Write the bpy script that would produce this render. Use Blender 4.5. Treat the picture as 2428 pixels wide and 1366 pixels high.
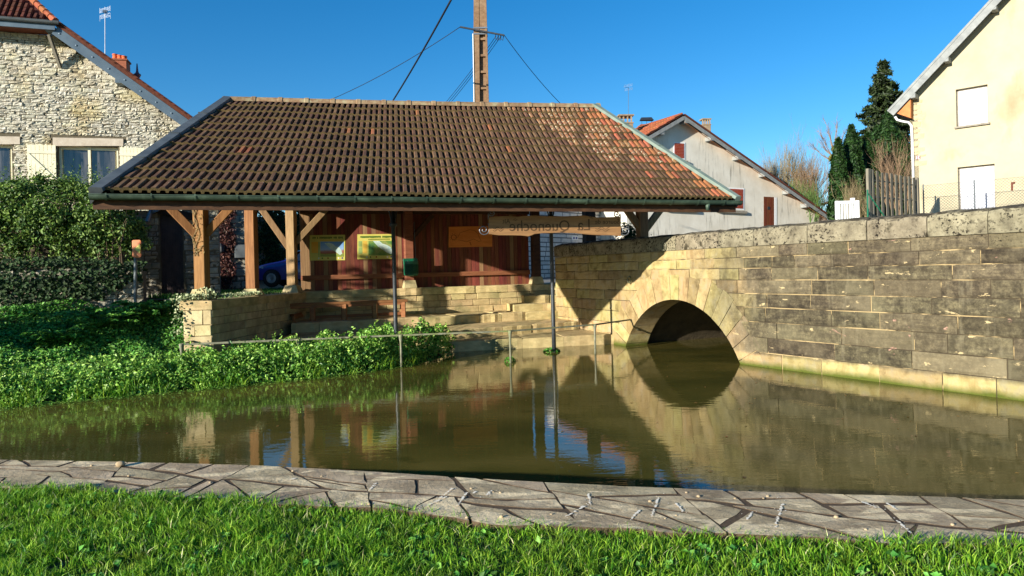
import bpy, math, random
import numpy as np
from mathutils import Vector, Matrix
random.seed(7); RNG = np.random.default_rng(11)
S = bpy.context.scene
for o in list(bpy.data.objects): bpy.data.objects.remove(o)
COL = S.collection
# ------------------------------------------------------------------ camera
F = 1650.0; HEYE = 2.4; CX = 1214.0; CY = 640.0; ROLL = 0.025
cam = bpy.data.cameras.new('camera'); camo = bpy.data.objects.new('camera', cam); COL.objects.link(camo)
cam.sensor_width = 36.0; cam.lens = F / 2428 * 36.0; cam.shift_y = -43.0 / 2428
cam.clip_start = 0.1; cam.clip_end = 3000
cr, sr = math.cos(ROLL), math.sin(ROLL)
camo.matrix_world = Matrix(((cr, sr, 0, 0), (0, 0, -1, 0), (-sr, cr, 0, HEYE), (0, 0, 0, 1)))
S.camera = camo
# ------------------------------------------------------------------ sky, sun, exposure
SUN_AZ = math.radians(46.4); SUN_EL = math.radians(13.5)
LX, LY, LZ = math.sin(SUN_AZ) * math.cos(SUN_EL), math.cos(SUN_AZ) * math.cos(SUN_EL), -math.sin(SUN_EL)
w = bpy.data.worlds.new('World'); S.world = w; w.use_nodes = True
wn = w.node_tree; bg = wn.nodes['Background']
sky = wn.nodes.new('ShaderNodeTexSky'); sky.sky_type = 'NISHITA'; sky.sun_disc = False
sky.sun_elevation = SUN_EL; sky.sun_rotation = math.atan2(-LX, -LY)
sky.air_density = 1.0; sky.dust_density = 0.0; sky.ozone_density = 4.0; sky.altitude = 200
hs = wn.nodes.new('ShaderNodeHueSaturation'); hs.inputs['Saturation'].default_value = 1.26
wn.links.new(sky.outputs[0], hs.inputs['Color']); wn.links.new(hs.outputs[0], bg.inputs[0]); bg.inputs[1].default_value = 0.095
sun = bpy.data.lights.new('sun', 'SUN'); sun.energy = 5.0; sun.angle = math.radians(0.5); sun.color = (1, 0.94, 0.83)
suno = bpy.data.objects.new('sun', sun); COL.objects.link(suno)
suno.rotation_euler = Vector((LX, LY, LZ)).to_track_quat('-Z', 'Y').to_euler(); suno.location = (-20, -20, 30)
vs = S.view_settings; vs.view_transform = 'Standard'; vs.look = 'None'; vs.exposure = 0.95; vs.gamma = 1.0
vs.use_curve_mapping = False
S.render.engine = 'CYCLES'; S.cycles.max_bounces = 6; S.cycles.use_denoising = True

# ------------------------------------------------------------------ pixel -> place helpers
def ray(px, py):
    x, y = px - CX, py - CY
    return (x * cr - y * sr) / F, (x * sr + y * cr) / F      # X per metre depth, drop per metre depth
def U(px, py, D):
    a, b = ray(px, py); return Vector((a * D, D, HEYE - b * D))
def onZ(px, py, z):
    a, b = ray(px, py); D = (HEYE - z) / b; return Vector((a * D, D, z))
def onV(px, py, P, d):                                        # vertical plane through P (x,y) along d
    a, b = ray(px, py); t = (P[0] * d[1] - P[1] * d[0]) / (a * d[1] - d[0])
    return Vector((a * t, t, HEYE - b * t))
def V(*a): return Vector(a)

# ------------------------------------------------------------------ objects
WL = {}
def place(o, wl, parent):
    WL[o.name] = Vector(wl)
    COL.objects.link(o)
    if parent is not None:
        o.parent = parent; o.location = Vector(wl) - WL[parent.name]
    else: o.location = wl
def tag(o, label=None, cat=None, group=None, kind=None):
    if label: o['label'] = label
    if cat: o['category'] = cat
    if group: o['group'] = group
    if kind: o['kind'] = kind
    return o
def empty(name, loc, label, cat, group=None):
    o = bpy.data.objects.new(name, None); place(o, loc, None); o.empty_display_size = .3
    return tag(o, label, cat, group)

class MB:
    def __init__(s): s.v = []; s.f = []; s.mi = []
    def add(s, vs, fs, mi=0):
        b = len(s.v); s.v += [tuple(v) for v in vs]
        for f in fs: s.f.append(tuple(b + i for i in f)); s.mi.append(mi)
        return s
    def box(s, c, hx, hy, hz, mi=0, bev=0.0):
        """c centre; hx,hy,hz half-extent vectors"""
        c, hx, hy, hz = map(Vector, (c, hx, hy, hz))
        if bev <= 0:
            vs = [c + hx * i + hy * j + hz * k for k in (-1, 1) for j in (-1, 1) for i in (-1, 1)]
            return s.add(vs, [(0, 2, 3, 1), (4, 5, 7, 6), (0, 1, 5, 4), (2, 6, 7, 3), (0, 4, 6, 2), (1, 3, 7, 5)], mi)
        import itertools
        vs = []; idx = {}
        L = [h.length for h in (hx, hy, hz)]
        fr = [max(0.2, 1 - bev / max(l, 1e-4)) for l in L]
        H = (hx, hy, hz)
        for sg in itertools.product((-1, 1), repeat=3):
            for ax in range(3):
                p = c.copy()
                for a in range(3): p += H[a] * (sg[a] * (1 if a == ax else fr[a]))
                idx[sg, ax] = len(vs); vs.append(p)
        fs = []
        for ax in range(3):
            o1, o2 = [a for a in range(3) if a != ax]
            for d in (-1, 1):
                q = []
                for a, b in ((-1, -1), (1, -1), (1, 1), (-1, 1)):
                    sg = [0, 0, 0]; sg[ax] = d; sg[o1] = a; sg[o2] = b; q.append(idx[tuple(sg), ax])
                flip = (d == 1) == (ax == 1)
                fs.append(tuple(reversed(q)) if flip else tuple(q))
        for ax in range(3):
            o1, o2 = [a for a in range(3) if a != ax]
            for a, b in itertools.product((-1, 1), repeat=2):
                def g(d, face):
                    sg = [0, 0, 0]; sg[ax] = d; sg[o1] = a; sg[o2] = b; return idx[tuple(sg), face]
                fs.append((g(-1, o1), g(1, o1), g(1, o2), g(-1, o2)))
        for sg in itertools.product((-1, 1), repeat=3): fs.append(tuple(idx[sg, ax] for ax in range(3)))
        return s.add(vs, fs, mi)
    def bar(s, a, b, wdt, hgt, up=(0, 0, 1), mi=0, bev=0.0):
        a, b = Vector(a), Vector(b); d = (b - a); l = d.length; d.normalize(); up = Vector(up)
        side = d.cross(up)
        if side.length < 1e-3: side = d.cross(Vector((0, 1, 0)))
        side.normalize(); up = side.cross(d)
        return s.box((a + b) / 2, d * l / 2, side * wdt / 2, up * hgt / 2, mi, bev)
    def tube(s, pts, r, n=8, mi=0, caps=True):
        pts = [Vector(p) for p in pts]; m = len(pts); rs = r if isinstance(r, (list, tuple)) else [r] * m
        vs = []; prev = None
        for i, p in enumerate(pts):
            d = (pts[min(i + 1, m - 1)] - pts[max(i - 1, 0)]).normalized()
            if prev is None:
                a = d.cross(Vector((0, 0, 1)))
                if a.length < .05: a = d.cross(Vector((0, 1, 0)))
            else: a = prev - d * prev.dot(d)
            a.normalize(); prev = a; b = d.cross(a)
            for k in range(n):
                t = 2 * math.pi * k / n; vs.append(p + (a * math.cos(t) + b * math.sin(t)) * rs[i])
        fs = [(i * n + k, i * n + (k + 1) % n, (i + 1) * n + (k + 1) % n, (i + 1) * n + k) for i in range(m - 1) for k in range(n)]
        if caps: fs += [tuple(range(n - 1, -1, -1)), tuple((m - 1) * n + k for k in range(n))]
        return s.add(vs, fs, mi)
    def lathe(s, c, prof, n=16, mi=0, ax=(0, 0, 1)):
        ax = Vector(ax).normalized(); a = ax.cross(Vector((0, 1, 0)))
        if a.length < .05: a = ax.cross(Vector((1, 0, 0)))
        a.normalize(); b = ax.cross(a); c = Vector(c); vs = []
        for r, h in prof:
            for k in range(n):
                t = 2 * math.pi * k / n; vs.append(c + ax * h + (a * math.cos(t) + b * math.sin(t)) * r)
        m = len(prof)
        fs = [(i * n + k, i * n + (k + 1) % n, (i + 1) * n + (k + 1) % n, (i + 1) * n + k) for i in range(m - 1) for k in range(n)]
        return s.add(vs, fs + [tuple(range(n - 1, -1, -1)), tuple((m - 1) * n + k for k in range(n))], mi)
    def prism(s, poly, off, mi=0):
        """poly: list of 3-D points (front face), off: vector to the back"""
        n = len(poly); off = Vector(off); p = [Vector(q) for q in poly]
        return s.add(p + [q + off for q in p], [tuple(range(n)), tuple(range(2 * n - 1, n - 1, -1))] + [(i, i + n, (i + 1) % n + n, (i + 1) % n) for i in range(n)], mi)
    def build(s, name, mat, parent=None, smooth=False, kind=None, fixn=False):
        v = np.array(s.v, dtype=float)
        c = np.array([(v[:, 0].min() + v[:, 0].max()) / 2, (v[:, 1].min() + v[:, 1].max()) / 2, v[:, 2].min()])
        me = bpy.data.meshes.new(name); me.from_pydata((v - c).tolist(), [], s.f)
        mats = mat if isinstance(mat, (list, tuple)) else [mat]
        for m in mats: me.materials.append(MAT[m])
        if len(mats) > 1: me.polygons.foreach_set('material_index', s.mi)
        if smooth: me.polygons.foreach_set('use_smooth', [True] * len(me.polygons))
        if fixn:
            import bmesh
            bm = bmesh.new(); bm.from_mesh(me); bmesh.ops.recalc_face_normals(bm, faces=bm.faces); bm.to_mesh(me); bm.free()
        me.update()
        o = bpy.data.objects.new(name, me); place(o, Vector(c), parent)
        if kind: o['kind'] = kind
        return o

def raw_mesh(name, verts, faces_flat, nper, mat, parent=None, kind=None):
    """numpy fast path: faces all with nper corners"""
    c = np.array([(verts[:, 0].min() + verts[:, 0].max()) / 2, (verts[:, 1].min() + verts[:, 1].max()) / 2, verts[:, 2].min()])
    me = bpy.data.meshes.new(name); n = len(faces_flat) // nper
    me.vertices.add(len(verts)); me.vertices.foreach_set('co', (verts - c).astype(np.float32).ravel())
    me.loops.add(len(faces_flat)); me.loops.foreach_set('vertex_index', faces_flat.astype(np.int32))
    me.polygons.add(n); me.polygons.foreach_set('loop_start', (np.arange(n) * nper).astype(np.int32))
    try: me.polygons.foreach_set('loop_total', np.full(n, nper, np.int32))
    except Exception: pass
    me.materials.append(MAT[mat]); me.update(calc_edges=True); me.validate()
    o = bpy.data.objects.new(name, me); place(o, Vector(c), parent)
    if kind: o['kind'] = kind
    return o

def leaves(name, P, N, size, mat, parent=None, kind=None, aspect=.5, jit=.6, fold=.25):
    """P (n,3) centres, N (n,3) preferred facing; folded four-point leaves"""
    n = len(P); N = N + RNG.normal(0, jit, (n, 3)); N /= np.linalg.norm(N, axis=1)[:, None] + 1e-9
    A = RNG.normal(0, 1, (n, 3)); A -= N * (A * N).sum(1)[:, None]; A /= np.linalg.norm(A, axis=1)[:, None] + 1e-9
    B = np.cross(N, A); sz = size * RNG.uniform(.6, 1.3, n)[:, None]
    v = np.empty((n, 4, 3)); hw = sz * aspect
    v[:, 0] = P - A * sz * .5; v[:, 2] = P + A * sz * .5 - N * sz * fold * .4
    v[:, 1] = P + B * hw * .5 + N * hw * fold; v[:, 3] = P - B * hw * .5 + N * hw * fold
    base = np.arange(n)[:, None] * 4
    f = np.concatenate([base + np.array([0, 1, 2]), base + np.array([0, 2, 3])], 1).reshape(-1)
    return raw_mesh(name, v.reshape(-1, 3), f, 3, mat, parent, kind)

# ------------------------------------------------------------------ materials
MAT = {}
def srgb(r, g, b):
    f = lambda c: c / 12.92 if c <= .04045 else ((c + .055) / 1.055) ** 2.4
    return (f(r / 255), f(g / 255), f(b / 255), 1)
class NT:
    def __init__(s, name):
        s.m = bpy.data.materials.new(name); s.m.use_nodes = True; MAT[name] = s.m
        s.t = s.m.node_tree; s.b = s.t.nodes['Principled BSDF']
    def n(s, typ, **kw):
        nd = s.t.nodes.new('ShaderNode' + typ)
        for k, v in kw.items():
            if k.startswith('i_'):
                k = k[2:]; nd.inputs[int(k) if k.isdigit() else k].default_value = v
            else: setattr(nd, k, v)
        return nd
    def l(s, a, b): s.t.links.new(a, b)
    def pos(s, scale=(1, 1, 1), rot=(0, 0, 0)):
        g = s.n('NewGeometry'); m = s.n('Mapping'); m.inputs['Scale'].default_value = scale; m.inputs['Rotation'].default_value = rot
        s.l(g.outputs['Position'], m.inputs[0]); return m.outputs[0]
    def noise(s, vec, sc, det=5, ro=.6, dist=0):
        nd = s.n('TexNoise'); nd.inputs['Scale'].default_value = sc; nd.inputs['Detail'].default_value = det
        nd.inputs['Roughness'].default_value = ro; nd.inputs['Distortion'].default_value = dist; s.l(vec, nd.inputs['Vector']); return nd.outputs[0]
    def ramp(s, fac, stops, interp='LINEAR'):
        r = s.n('ValToRGB'); r.color_ramp.interpolation = interp; e = r.color_ramp.elements
        while len(e) < len(stops): e.new(.5)
        for k, (p, c) in enumerate(stops):
            e[k].position = p; e[k].color = c if len(c) == 4 else (*c, 1)
        s.l(fac, r.inputs[0]); return r.outputs[0]
    def step(s, fac, a, b): return s.ramp(fac, [(a, (0, 0, 0)), (b, (1, 1, 1))])
    def mix(s, fac, a, b, mode='MIX'):
        m = s.n('Mix', data_type='RGBA', blend_type=mode)
        for sock, x in ((m.inputs[0], fac), (m.inputs[6], a), (m.inputs[7], b)):
            if hasattr(x, 'is_linked') or hasattr(x, 'links'): s.l(x, sock)
            else: sock.default_value = x
        return m.outputs[2]
    def math(s, op, a, b=0.0):
        m = s.n('Math', operation=op)
        for sock, x in ((m.inputs[0], a), (m.inputs[1], b)):
            if hasattr(x, 'links'): s.l(x, sock)
            else: sock.default_value = x
        return m.outputs[0]
    def rnd(s):
        a = s.n('ObjectInfo').outputs['Random']; b = s.n('NewGeometry').outputs['Random Per Island']
        return s.math('FRACT', s.math('ADD', a, s.math('MULTIPLY', b, 7.31)))
    def vary(s, col, amt, hue=0.0):
        r = s.rnd(); h = s.n('HueSaturation'); s.l(col, h.inputs['Color'])
        s.l(s.math('ADD', s.math('MULTIPLY', r, 2 * amt), 1 - amt), h.inputs['Value'])
        if hue: s.l(s.math('ADD', s.math('MULTIPLY', s.math('FRACT', s.math('MULTIPLY', r, 5.7)), 2 * hue), .5 - hue), h.inputs['Hue'])
        return h.outputs[0]
    def done(s, col, rough=.85, bump=None, bs=.3, bd=.02, spec=.3, metal=0):
        if hasattr(col, 'links'): s.l(col, s.b.inputs['Base Color'])
        else: s.b.inputs['Base Color'].default_value = col
        if hasattr(rough, 'links'): s.l(rough, s.b.inputs['Roughness'])
        else: s.b.inputs['Roughness'].default_value = rough
        s.b.inputs['Specular IOR Level'].default_value = spec; s.b.inputs['Metallic'].default_value = metal
        if bump is not None:
            b = s.n('Bump'); b.inputs['Strength'].default_value = bs; b.inputs['Distance'].default_value = bd
            s.l(bump, b.inputs['Height']); s.l(b.outputs[0], s.b.inputs['Normal'])
        return s.m
def simple(name, c1, c2, sc=6, amt=.12, rough=.85, bs=.3, bd=.01, stretch=(1, 1, 1), spec=.3, metal=0, hue=0, c3=None, sc3=1.5):
    t = NT(name); p = t.pos(stretch); nz = t.noise(p, sc)
    c = t.ramp(nz, [(.3, srgb(*c1)), (.7, srgb(*c2))])
    if c3: c = t.mix(t.step(t.noise(t.pos(), sc3, 4), .5, .7), c, srgb(*c3))
    if amt: c = t.vary(c, amt, hue)
    return t.done(c, rough, t.noise(p, sc * 4, 6), bs, bd, spec, metal)

def make_materials():
    simple('limestone', (160, 142, 104), (194, 176, 134), 5, .16, .9, .5, .02, hue=.012, c3=(140, 128, 98))
    simple('smear', (142, 126, 96), (176, 156, 118), 9, .15, .95, .5)
    simple('limestone_step', (172, 150, 104), (206, 184, 134), 3, .14, .9, .6, .025, (1, 1, 3), hue=.012, c3=(138, 130, 88))
    simple('mortar', (92, 80, 58), (120, 104, 76), 14, 0, .95, .5)
    simple('mortar_dark', (84, 76, 60), (112, 102, 82), 14, 0, .95, .5)
    simple('rubble', (178, 170, 148), (218, 212, 192), 7, .18, .92, .9, .04, hue=.01, c3=(198, 180, 132), sc3=.5)
    simple('greystone', (138, 132, 116), (176, 168, 148), 6, .2, .92, .8, .03, hue=.01, c3=(84, 82, 74))
    simple('white_stone', (186, 182, 176), (212, 208, 200), 5, .12, .9, .5, .02)
    simple('joint_grey', (84, 84, 84), (110, 110, 108), 12, 0, .95, .4)
    simple('quoin', (164, 150, 116), (184, 170, 134), 7, .08, .9, .5, .01)
    # bridge: warm clean stone by the basin, dark crust with pale drips along the right
    t = NT('bridge_stone'); p = t.pos()
    g = t.n('NewGeometry'); sx = t.n('SeparateXYZ'); t.l(g.outputs['Position'], sx.inputs[0])
    warm = t.ramp(t.noise(p, 3.5), [(.28, srgb(128, 110, 72)), (.5, srgb(172, 152, 104)), (.75, srgb(160, 148, 120))])
    warm = t.mix(t.step(t.noise(t.pos((2.6, 2.6, .7)), 1.3, 6, .6), .52, .68), warm, srgb(150, 128, 84))
    warm = t.vary(warm, .2, .02)
    crust = t.ramp(t.noise(p, 7, 10, .78), [(.32, srgb(36, 32, 25)), (.47, srgb(78, 70, 54)), (.58, srgb(104, 94, 72)), (.72, srgb(140, 129, 98))])
    crust = t.mix(t.math('MULTIPLY', t.step(t.noise(t.pos((1, 1, 9)), 2.2, 6, .6), .48, .62), .55), crust, srgb(56, 49, 41))
    crust = t.mix(t.math('MULTIPLY', t.step(t.noise(p, 1.1, 3, .5), .5, .68), .5), crust, srgb(122, 113, 88))
    rb_ = t.rnd(); crust = t.mix(t.math('MULTIPLY', t.step(t.math('FRACT', t.math('MULTIPLY', rb_, 3.7)), .3, 1.0), .42), crust, srgb(140, 128, 98))
    crust = t.vary(crust, .26, .012)
    drip = t.noise(t.pos((3.2, 3.2, .5)), 1.6, 6, .6)
    crust = t.mix(t.math('MULTIPLY', t.step(drip, .57, .75), .5), crust, srgb(140, 130, 104))
    flake = t.noise(t.pos((1.2, 1.2, 3.2)), 2.3, 7, .62)
    crust = t.mix(t.step(flake, .645, .675), crust, srgb(184, 164, 122))
    pink = t.noise(t.pos((1.1, 1.1, 2)), 1.9, 6, .6, .5)
    crust = t.mix(t.step(pink, .67, .71), crust, srgb(176, 136, 118))
    edge = t.math('ADD', sx.outputs['X'], t.math('MULTIPLY', t.noise(t.pos((1.5, 1.5, .8)), 1.3, 7, .65), 1.9))
    dirt = t.step(t.math('MULTIPLY', edge, .1), .55, .66)
    foot = t.math('ADD', sx.outputs['Z'], t.math('MULTIPLY', t.noise(p, 2.2), .16))
    base = t.step(foot, .33, .42)
    dirt2 = t.math('MULTIPLY', dirt, base)
    col = t.mix(dirt2, warm, crust)
    spot = t.noise(p, 24, 4, .6)
    top = t.step(t.math('ADD', t.math('MULTIPLY', sx.outputs['Z'], .25), t.math('MULTIPLY', t.noise(p, 1.4), .35)), .78, .9)
    col = t.mix(t.math('MULTIPLY', t.math('MULTIPLY', t.step(spot, .6, .64), top), dirt), col, srgb(32, 28, 22))
    alg = t.step(foot, .1, .24)
    col = t.mix(alg, srgb(84, 92, 34), col)
    t.done(col, .92, t.math('ADD', t.noise(p, 22, 8, .7), t.noise(p, 5, 6, .6)), .9, .03, .2)
    t = NT('bridge_joint'); p = t.pos(); c = t.mix(t.step(t.noise(t.pos((1, 1, 2)), .9, 5, .6), .5, .58), srgb(70, 61, 47), srgb(172, 150, 108)); t.done(c, .95, t.noise(p, 40, 5), .6, .01, .2)
    t = NT('coping_stone'); p = t.pos()
    c = t.ramp(t.noise(p, 4, 8, .65), [(.28, srgb(96, 88, 72)), (.5, srgb(136, 127, 104)), (.75, srgb(164, 154, 128))]); c = t.vary(c, .14, .01)
    c = t.mix(t.math('MULTIPLY', t.step(t.noise(p, 17, 5, .65), .53, .58), t.step(t.noise(p, 2.6, 5, .6), .42, .55)), c, srgb(34, 30, 24)); c = t.mix(t.step(t.noise(p, 2.2, 6, .6), .62, .7), c, srgb(62, 56, 42))
    nz = t.n('SeparateXYZ'); t.l(t.n('NewGeometry').outputs['Normal'], nz.inputs[0])
    c = t.mix(t.math('MULTIPLY', t.step(nz.outputs['Z'], .45, .8), t.step(t.noise(p, 6, 5), .35, .55)), c, srgb(64, 58, 46))
    t.done(c, .93, t.noise(p, 18, 8, .7), .9, .03, .2)
    simple('voussoir', (166, 146, 96), (208, 188, 136), 4, .17, .9, .6, .02, hue=.03, c3=(170, 160, 138))
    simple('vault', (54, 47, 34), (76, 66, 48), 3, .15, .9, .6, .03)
    # paving
    t = NT('flagstone'); p = t.pos()
    c = t.ramp(t.noise(p, 2.6, 8, .65), [(.25, srgb(150, 132, 102)), (.5, srgb(184, 164, 130)), (.72, srgb(206, 186, 152))]); c = t.vary(c, .12, .01)
    c = t.mix(t.step(t.noise(t.pos((1.1, 2.6, 1)), 1.7, 4, .5, .8), .55, .58), c, srgb(228, 206, 164))
    c = t.mix(t.math('MULTIPLY', t.step(t.noise(p, 3.4, 9, .75), .48, .68), .8), c, srgb(116, 102, 78))
    c = t.mix(t.math('MULTIPLY', t.step(t.noise(p, 60, 4, .7), .55, .7), .5), c, srgb(98, 86, 68))
    t.done(c, .9, t.math('ADD', t.noise(p, 26, 9, .75), t.math('MULTIPLY', t.noise(p, 7, 6, .6), 1.5)), .75, .02, .25)
    simple('paving_joint', (74, 60, 45), (104, 86, 66), 40, 0, .97, .9, .01)
    NT('dropping').done(srgb(252, 240, 214), .8, None)
    simple('pebble', (150, 130, 100), (180, 160, 128), 20, .2, .9, .3)
    # roof
    t = NT('tile_brown'); p = t.pos()
    c = t.ramp(t.noise(p, 5, 6), [(.3, srgb(76, 54, 41)), (.55, srgb(102, 76, 56)), (.75, srgb(118, 93, 66))]); c = t.vary(c, .2, .012)
    c = t.mix(t.step(t.noise(p, 9, 6, .7), .6, .74), c, srgb(94, 88, 48))
    c = t.mix(t.step(t.noise(p, 30, 3), .71, .73), c, srgb(190, 182, 160))
    t.done(c, .85, t.noise(p, 50, 5), .3, .005, .2)
    simple('tile_orange', (140, 82, 54), (166, 102, 68), 6, .2, .85, .3, .005, hue=.012, c3=(134, 92, 60), sc3=4)
    t = NT('tile_lichen'); p = t.pos()
    c = t.ramp(t.noise(p, 5, 6), [(.3, srgb(112, 78, 54)), (.7, srgb(146, 104, 72))]); c = t.vary(c, .15, .012)
    c = t.mix(t.step(t.noise(p, 12, 4, .6), .56, .62), c, srgb(186, 178, 146)); t.done(c, .88, t.noise(p, 50, 5), .3, .005, .2)
    simple('tile_lip', (84, 70, 42), (112, 94, 58), 12, .15, .95, .6, .01)
    simple('ridge_clay', (112, 82, 58), (150, 128, 96), 6, .15, .9, .5, .01, c3=(150, 144, 112), sc3=4)
    simple('zinc', (84, 90, 92), (112, 118, 118), 3, .04, .5, .1, .005, spec=.5, metal=.35)
    simple('hip_zinc', (104, 118, 106), (128, 142, 130), 3, .04, .6, .1, .005, spec=.4, metal=.2)
    simple('zinc_blue', (82, 98, 110), (102, 118, 128), 2, .04, .5, .1, .005, spec=.5, metal=.3)
    simple('patina', (46, 64, 50), (72, 88, 70), 4, .08, .55, .2, .005, (1, 1, 1), .5, .15, c3=(88, 108, 88), sc3=2)
    simple('house_tile', (78, 42, 32), (106, 58, 42), 8, .25, .9, .4, .01, hue=.01)
    simple('house_tile_orange', (148, 82, 52), (176, 104, 68), 8, .2, .9, .4, .01, hue=.01)
    # wood
    def wood(name, a, b, amt=.12, stretch=(14, 14, 1.2), hue=.01, rough=.75):
        t = NT(name); p = t.pos(stretch); g = t.noise(p, 1.6, 6, .6, .6)
        c = t.ramp(g, [(.3, srgb(*a)), (.7, srgb(*b))]); c = t.vary(c, amt, hue); t.done(c, rough, t.noise(p, 4, 5), .35, .006, .3)
    wood('post_wood', (116, 76, 42), (160, 112, 68), .1)
    wood('post_grey', (122, 96, 62), (162, 132, 92), .1)
    wood('beam_wood', (58, 38, 24), (88, 60, 38), .15, (3, 3, 8))
    wood('dark_wood', (34, 22, 14), (52, 34, 22), .2, (3, 3, 3))
    wood('board_red', (92, 46, 34), (130, 74, 52), .26, (10, 10, .8), .02, .7)
    wood('board_weathered', (122, 92, 62), (150, 118, 84), .12, (10, 10, .8))
    wood('rail_wood', (110, 66, 40), (146, 96, 64), .1, (1, 1, 12))
    wood('bench_wood', (124, 80, 48), (160, 110, 68), .14, (2, 2, 14))
    wood('sign_wood', (138, 104, 66), (178, 138, 88), .06, (1, 1, 9))
    wood('panel_wood', (206, 128, 48), (222, 146, 64), .05, (1, 1, 5))
    simple('panel_engraving', (128, 70, 26), (138, 78, 30), 8, 0)
    simple('sign_carving', (84, 62, 40), (100, 74, 48), 10, 0)
    wood('fence_wood', (96, 92, 80), (132, 124, 106), .16, (12, 12, 1))
    wood('door_brown', (78, 36, 18), (118, 60, 34), .1)
    simple('gate_metal', (58, 46, 46), (76, 62, 60), 5, .05, .6, .1)
    # metal, paint
    simple('iron', (40, 44, 48), (66, 70, 72), 8, .05, .45, .2, .003, spec=.5, metal=.3)
    simple('rail_iron', (96, 96, 76), (140, 138, 116), 9, .06, .7, .5, .004, spec=.4, metal=.1, c3=(112, 120, 64), sc3=2)
    simple('bin_green', (8, 84, 58), (14, 106, 74), 5, .03, .35, .05, .002, spec=.5)
    simple('bin_dark', (6, 30, 24), (8, 40, 32), 5, 0, .6, .05)
    simple('steel', (110, 114, 118), (136, 140, 144), 5, .03, .4, .05, spec=.5, metal=.6)
    simple('cable', (24, 24, 28), (34, 34, 38), 5, 0, .6, .05)
    simple('cream_paint', (232, 222, 184), (242, 234, 200), 3, .02, .6, .05, .002, spec=.4)
    simple('white_paint', (222, 222, 218), (234, 234, 230), 3, .02, .55, .05, .002, spec=.4)
    simple('white_shutter', (184, 184, 192), (196, 196, 204), 3, .02, .5, .05, .002, spec=.4)
    simple('red_shutter', (142, 54, 28), (164, 68, 38), 4, .05, .6, .1, .003)
    t = NT('cream_render'); p = t.pos()
    c = t.ramp(t.noise(p, .8, 6), [(.3, srgb(172, 161, 132)), (.7, srgb(186, 175, 147))])
    c = t.mix(t.step(t.noise(t.pos((.6, .6, .35)), 1.2, 5, .6), .55, .75), c, srgb(150, 137, 106)); t.done(c, .93, t.noise(p, 60, 5), .25, .006, .15)
    t = NT('white_render'); p = t.pos()
    c = t.ramp(t.noise(p, .9, 6), [(.3, srgb(206, 198, 180)), (.7, srgb(226, 220, 204))])
    st = t.math('MULTIPLY', t.step(t.noise(t.pos((5, 5, .5)), 1.1, 6, .65), .53, .7), t.step(t.noise(p, .35, 3), .44, .6))
    c = t.mix(st, c, srgb(138, 132, 118)); t.done(c, .93, t.noise(p, 50, 5), .25, .006, .15)
    simple('sill', (120, 112, 98), (158, 150, 134), 6, .05, .9, .4)
    simple('lintel', (188, 172, 150), (212, 198, 176), 5, .05, .9, .4)
    simple('concrete', (106, 82, 60), (136, 108, 80), 8, .05, .92, .5, .01, c3=(140, 118, 94), sc3=1)
    simple('soffit_wood', (176, 108, 58), (198, 128, 72), 5, .06, .7, .2)
    simple('rake_paint', (120, 122, 120), (148, 150, 146), 4, .05, .8, .2)
    simple('brick_chimney', (124, 70, 50), (156, 96, 70), 9, .15, .92, .5, .01)
    simple('chimney_render', (122, 104, 82), (158, 138, 112), 7, .1, .92, .4)
    simple('clay_pot', (196, 92, 50), (214, 112, 66), 6, .08, .8, .2)
    t = NT('glass'); t.done(t.ramp(t.noise(t.pos((4, 4, .4)), 1.5), [(.4, srgb(40, 44, 50)), (.6, srgb(92, 88, 86))]), .04, None, spec=1.0)
    simple('curtain', (96, 92, 98), (150, 142, 138), 2, 0, .8, .1, .01, (9, 9, .3))
    # posters
    simple('poster_yellow', (204, 194, 92), (216, 206, 110), 3, 0, .5, .02)
    simple('poster_text', (70, 110, 44), (80, 118, 50), 3, 0, .6, .02)
    simple('poster_orange', (222, 168, 60), (230, 180, 74), 3, 0, .6, .02)
    simple('poster_greenbox', (136, 164, 96), (160, 184, 112), 3, 0, .6, .02)
    t = NT('poster_photo'); g = t.n('NewGeometry'); sx = t.n('SeparateXYZ'); t.l(g.outputs['Position'], sx.inputs[0])
    hz = t.math('ADD', sx.outputs['Z'], t.math('MULTIPLY', t.noise(t.pos(), 5), .1))
    c = t.ramp(t.math('MULTIPLY', t.math('SUBTRACT', hz, 2.9), 1.1), [(.12, srgb(120, 150, 66)), (.28, srgb(150, 158, 80)), (.33, srgb(168, 92, 70)), (.4, srgb(178, 130, 120)), (.46, srgb(150, 184, 220)), (.8, srgb(84, 146, 214))])
    t.done(c, .5, None)
    t = NT('poster_photo_valley'); 
    c = t.ramp(t.noise(t.pos(), 3.2, 5), [(.3, srgb(46, 110, 84)), (.45, srgb(104, 142, 66)), (.6, srgb(150, 160, 92)), (.72, srgb(90, 96, 92))]); t.done(c, .5, None)
    simple('poster_map', (182, 206, 196), (206, 222, 214), 14, 0, .5, .02, c3=(150, 190, 196), sc3=9)
    simple('waymark_orange', (196, 112, 66), (204, 122, 74), 3, 0, .5, .02)
    simple('waymark_yellow', (206, 196, 92), (212, 202, 100), 3, 0, .5, .02)
    simple('plate_maroon', (104, 62, 74), (112, 70, 82), 3, 0, .4, .02)
    simple('plate_blue', (50, 60, 130), (56, 66, 138), 3, 0, .4, .02)
    # car
    t = NT('car_blue'); t.done(srgb(12, 26, 108), .3, None, spec=.6); t.b.inputs['Coat Weight'].default_value = .6
    t = NT('car_black'); t.done(srgb(14, 14, 16), .6, None)
    t = NT('car_lamp'); t.done(srgb(150, 160, 172), .1, None, spec=.8)
    t = NT('car_glass'); t.done(srgb(24, 28, 34), .06, None, spec=.8)
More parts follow.
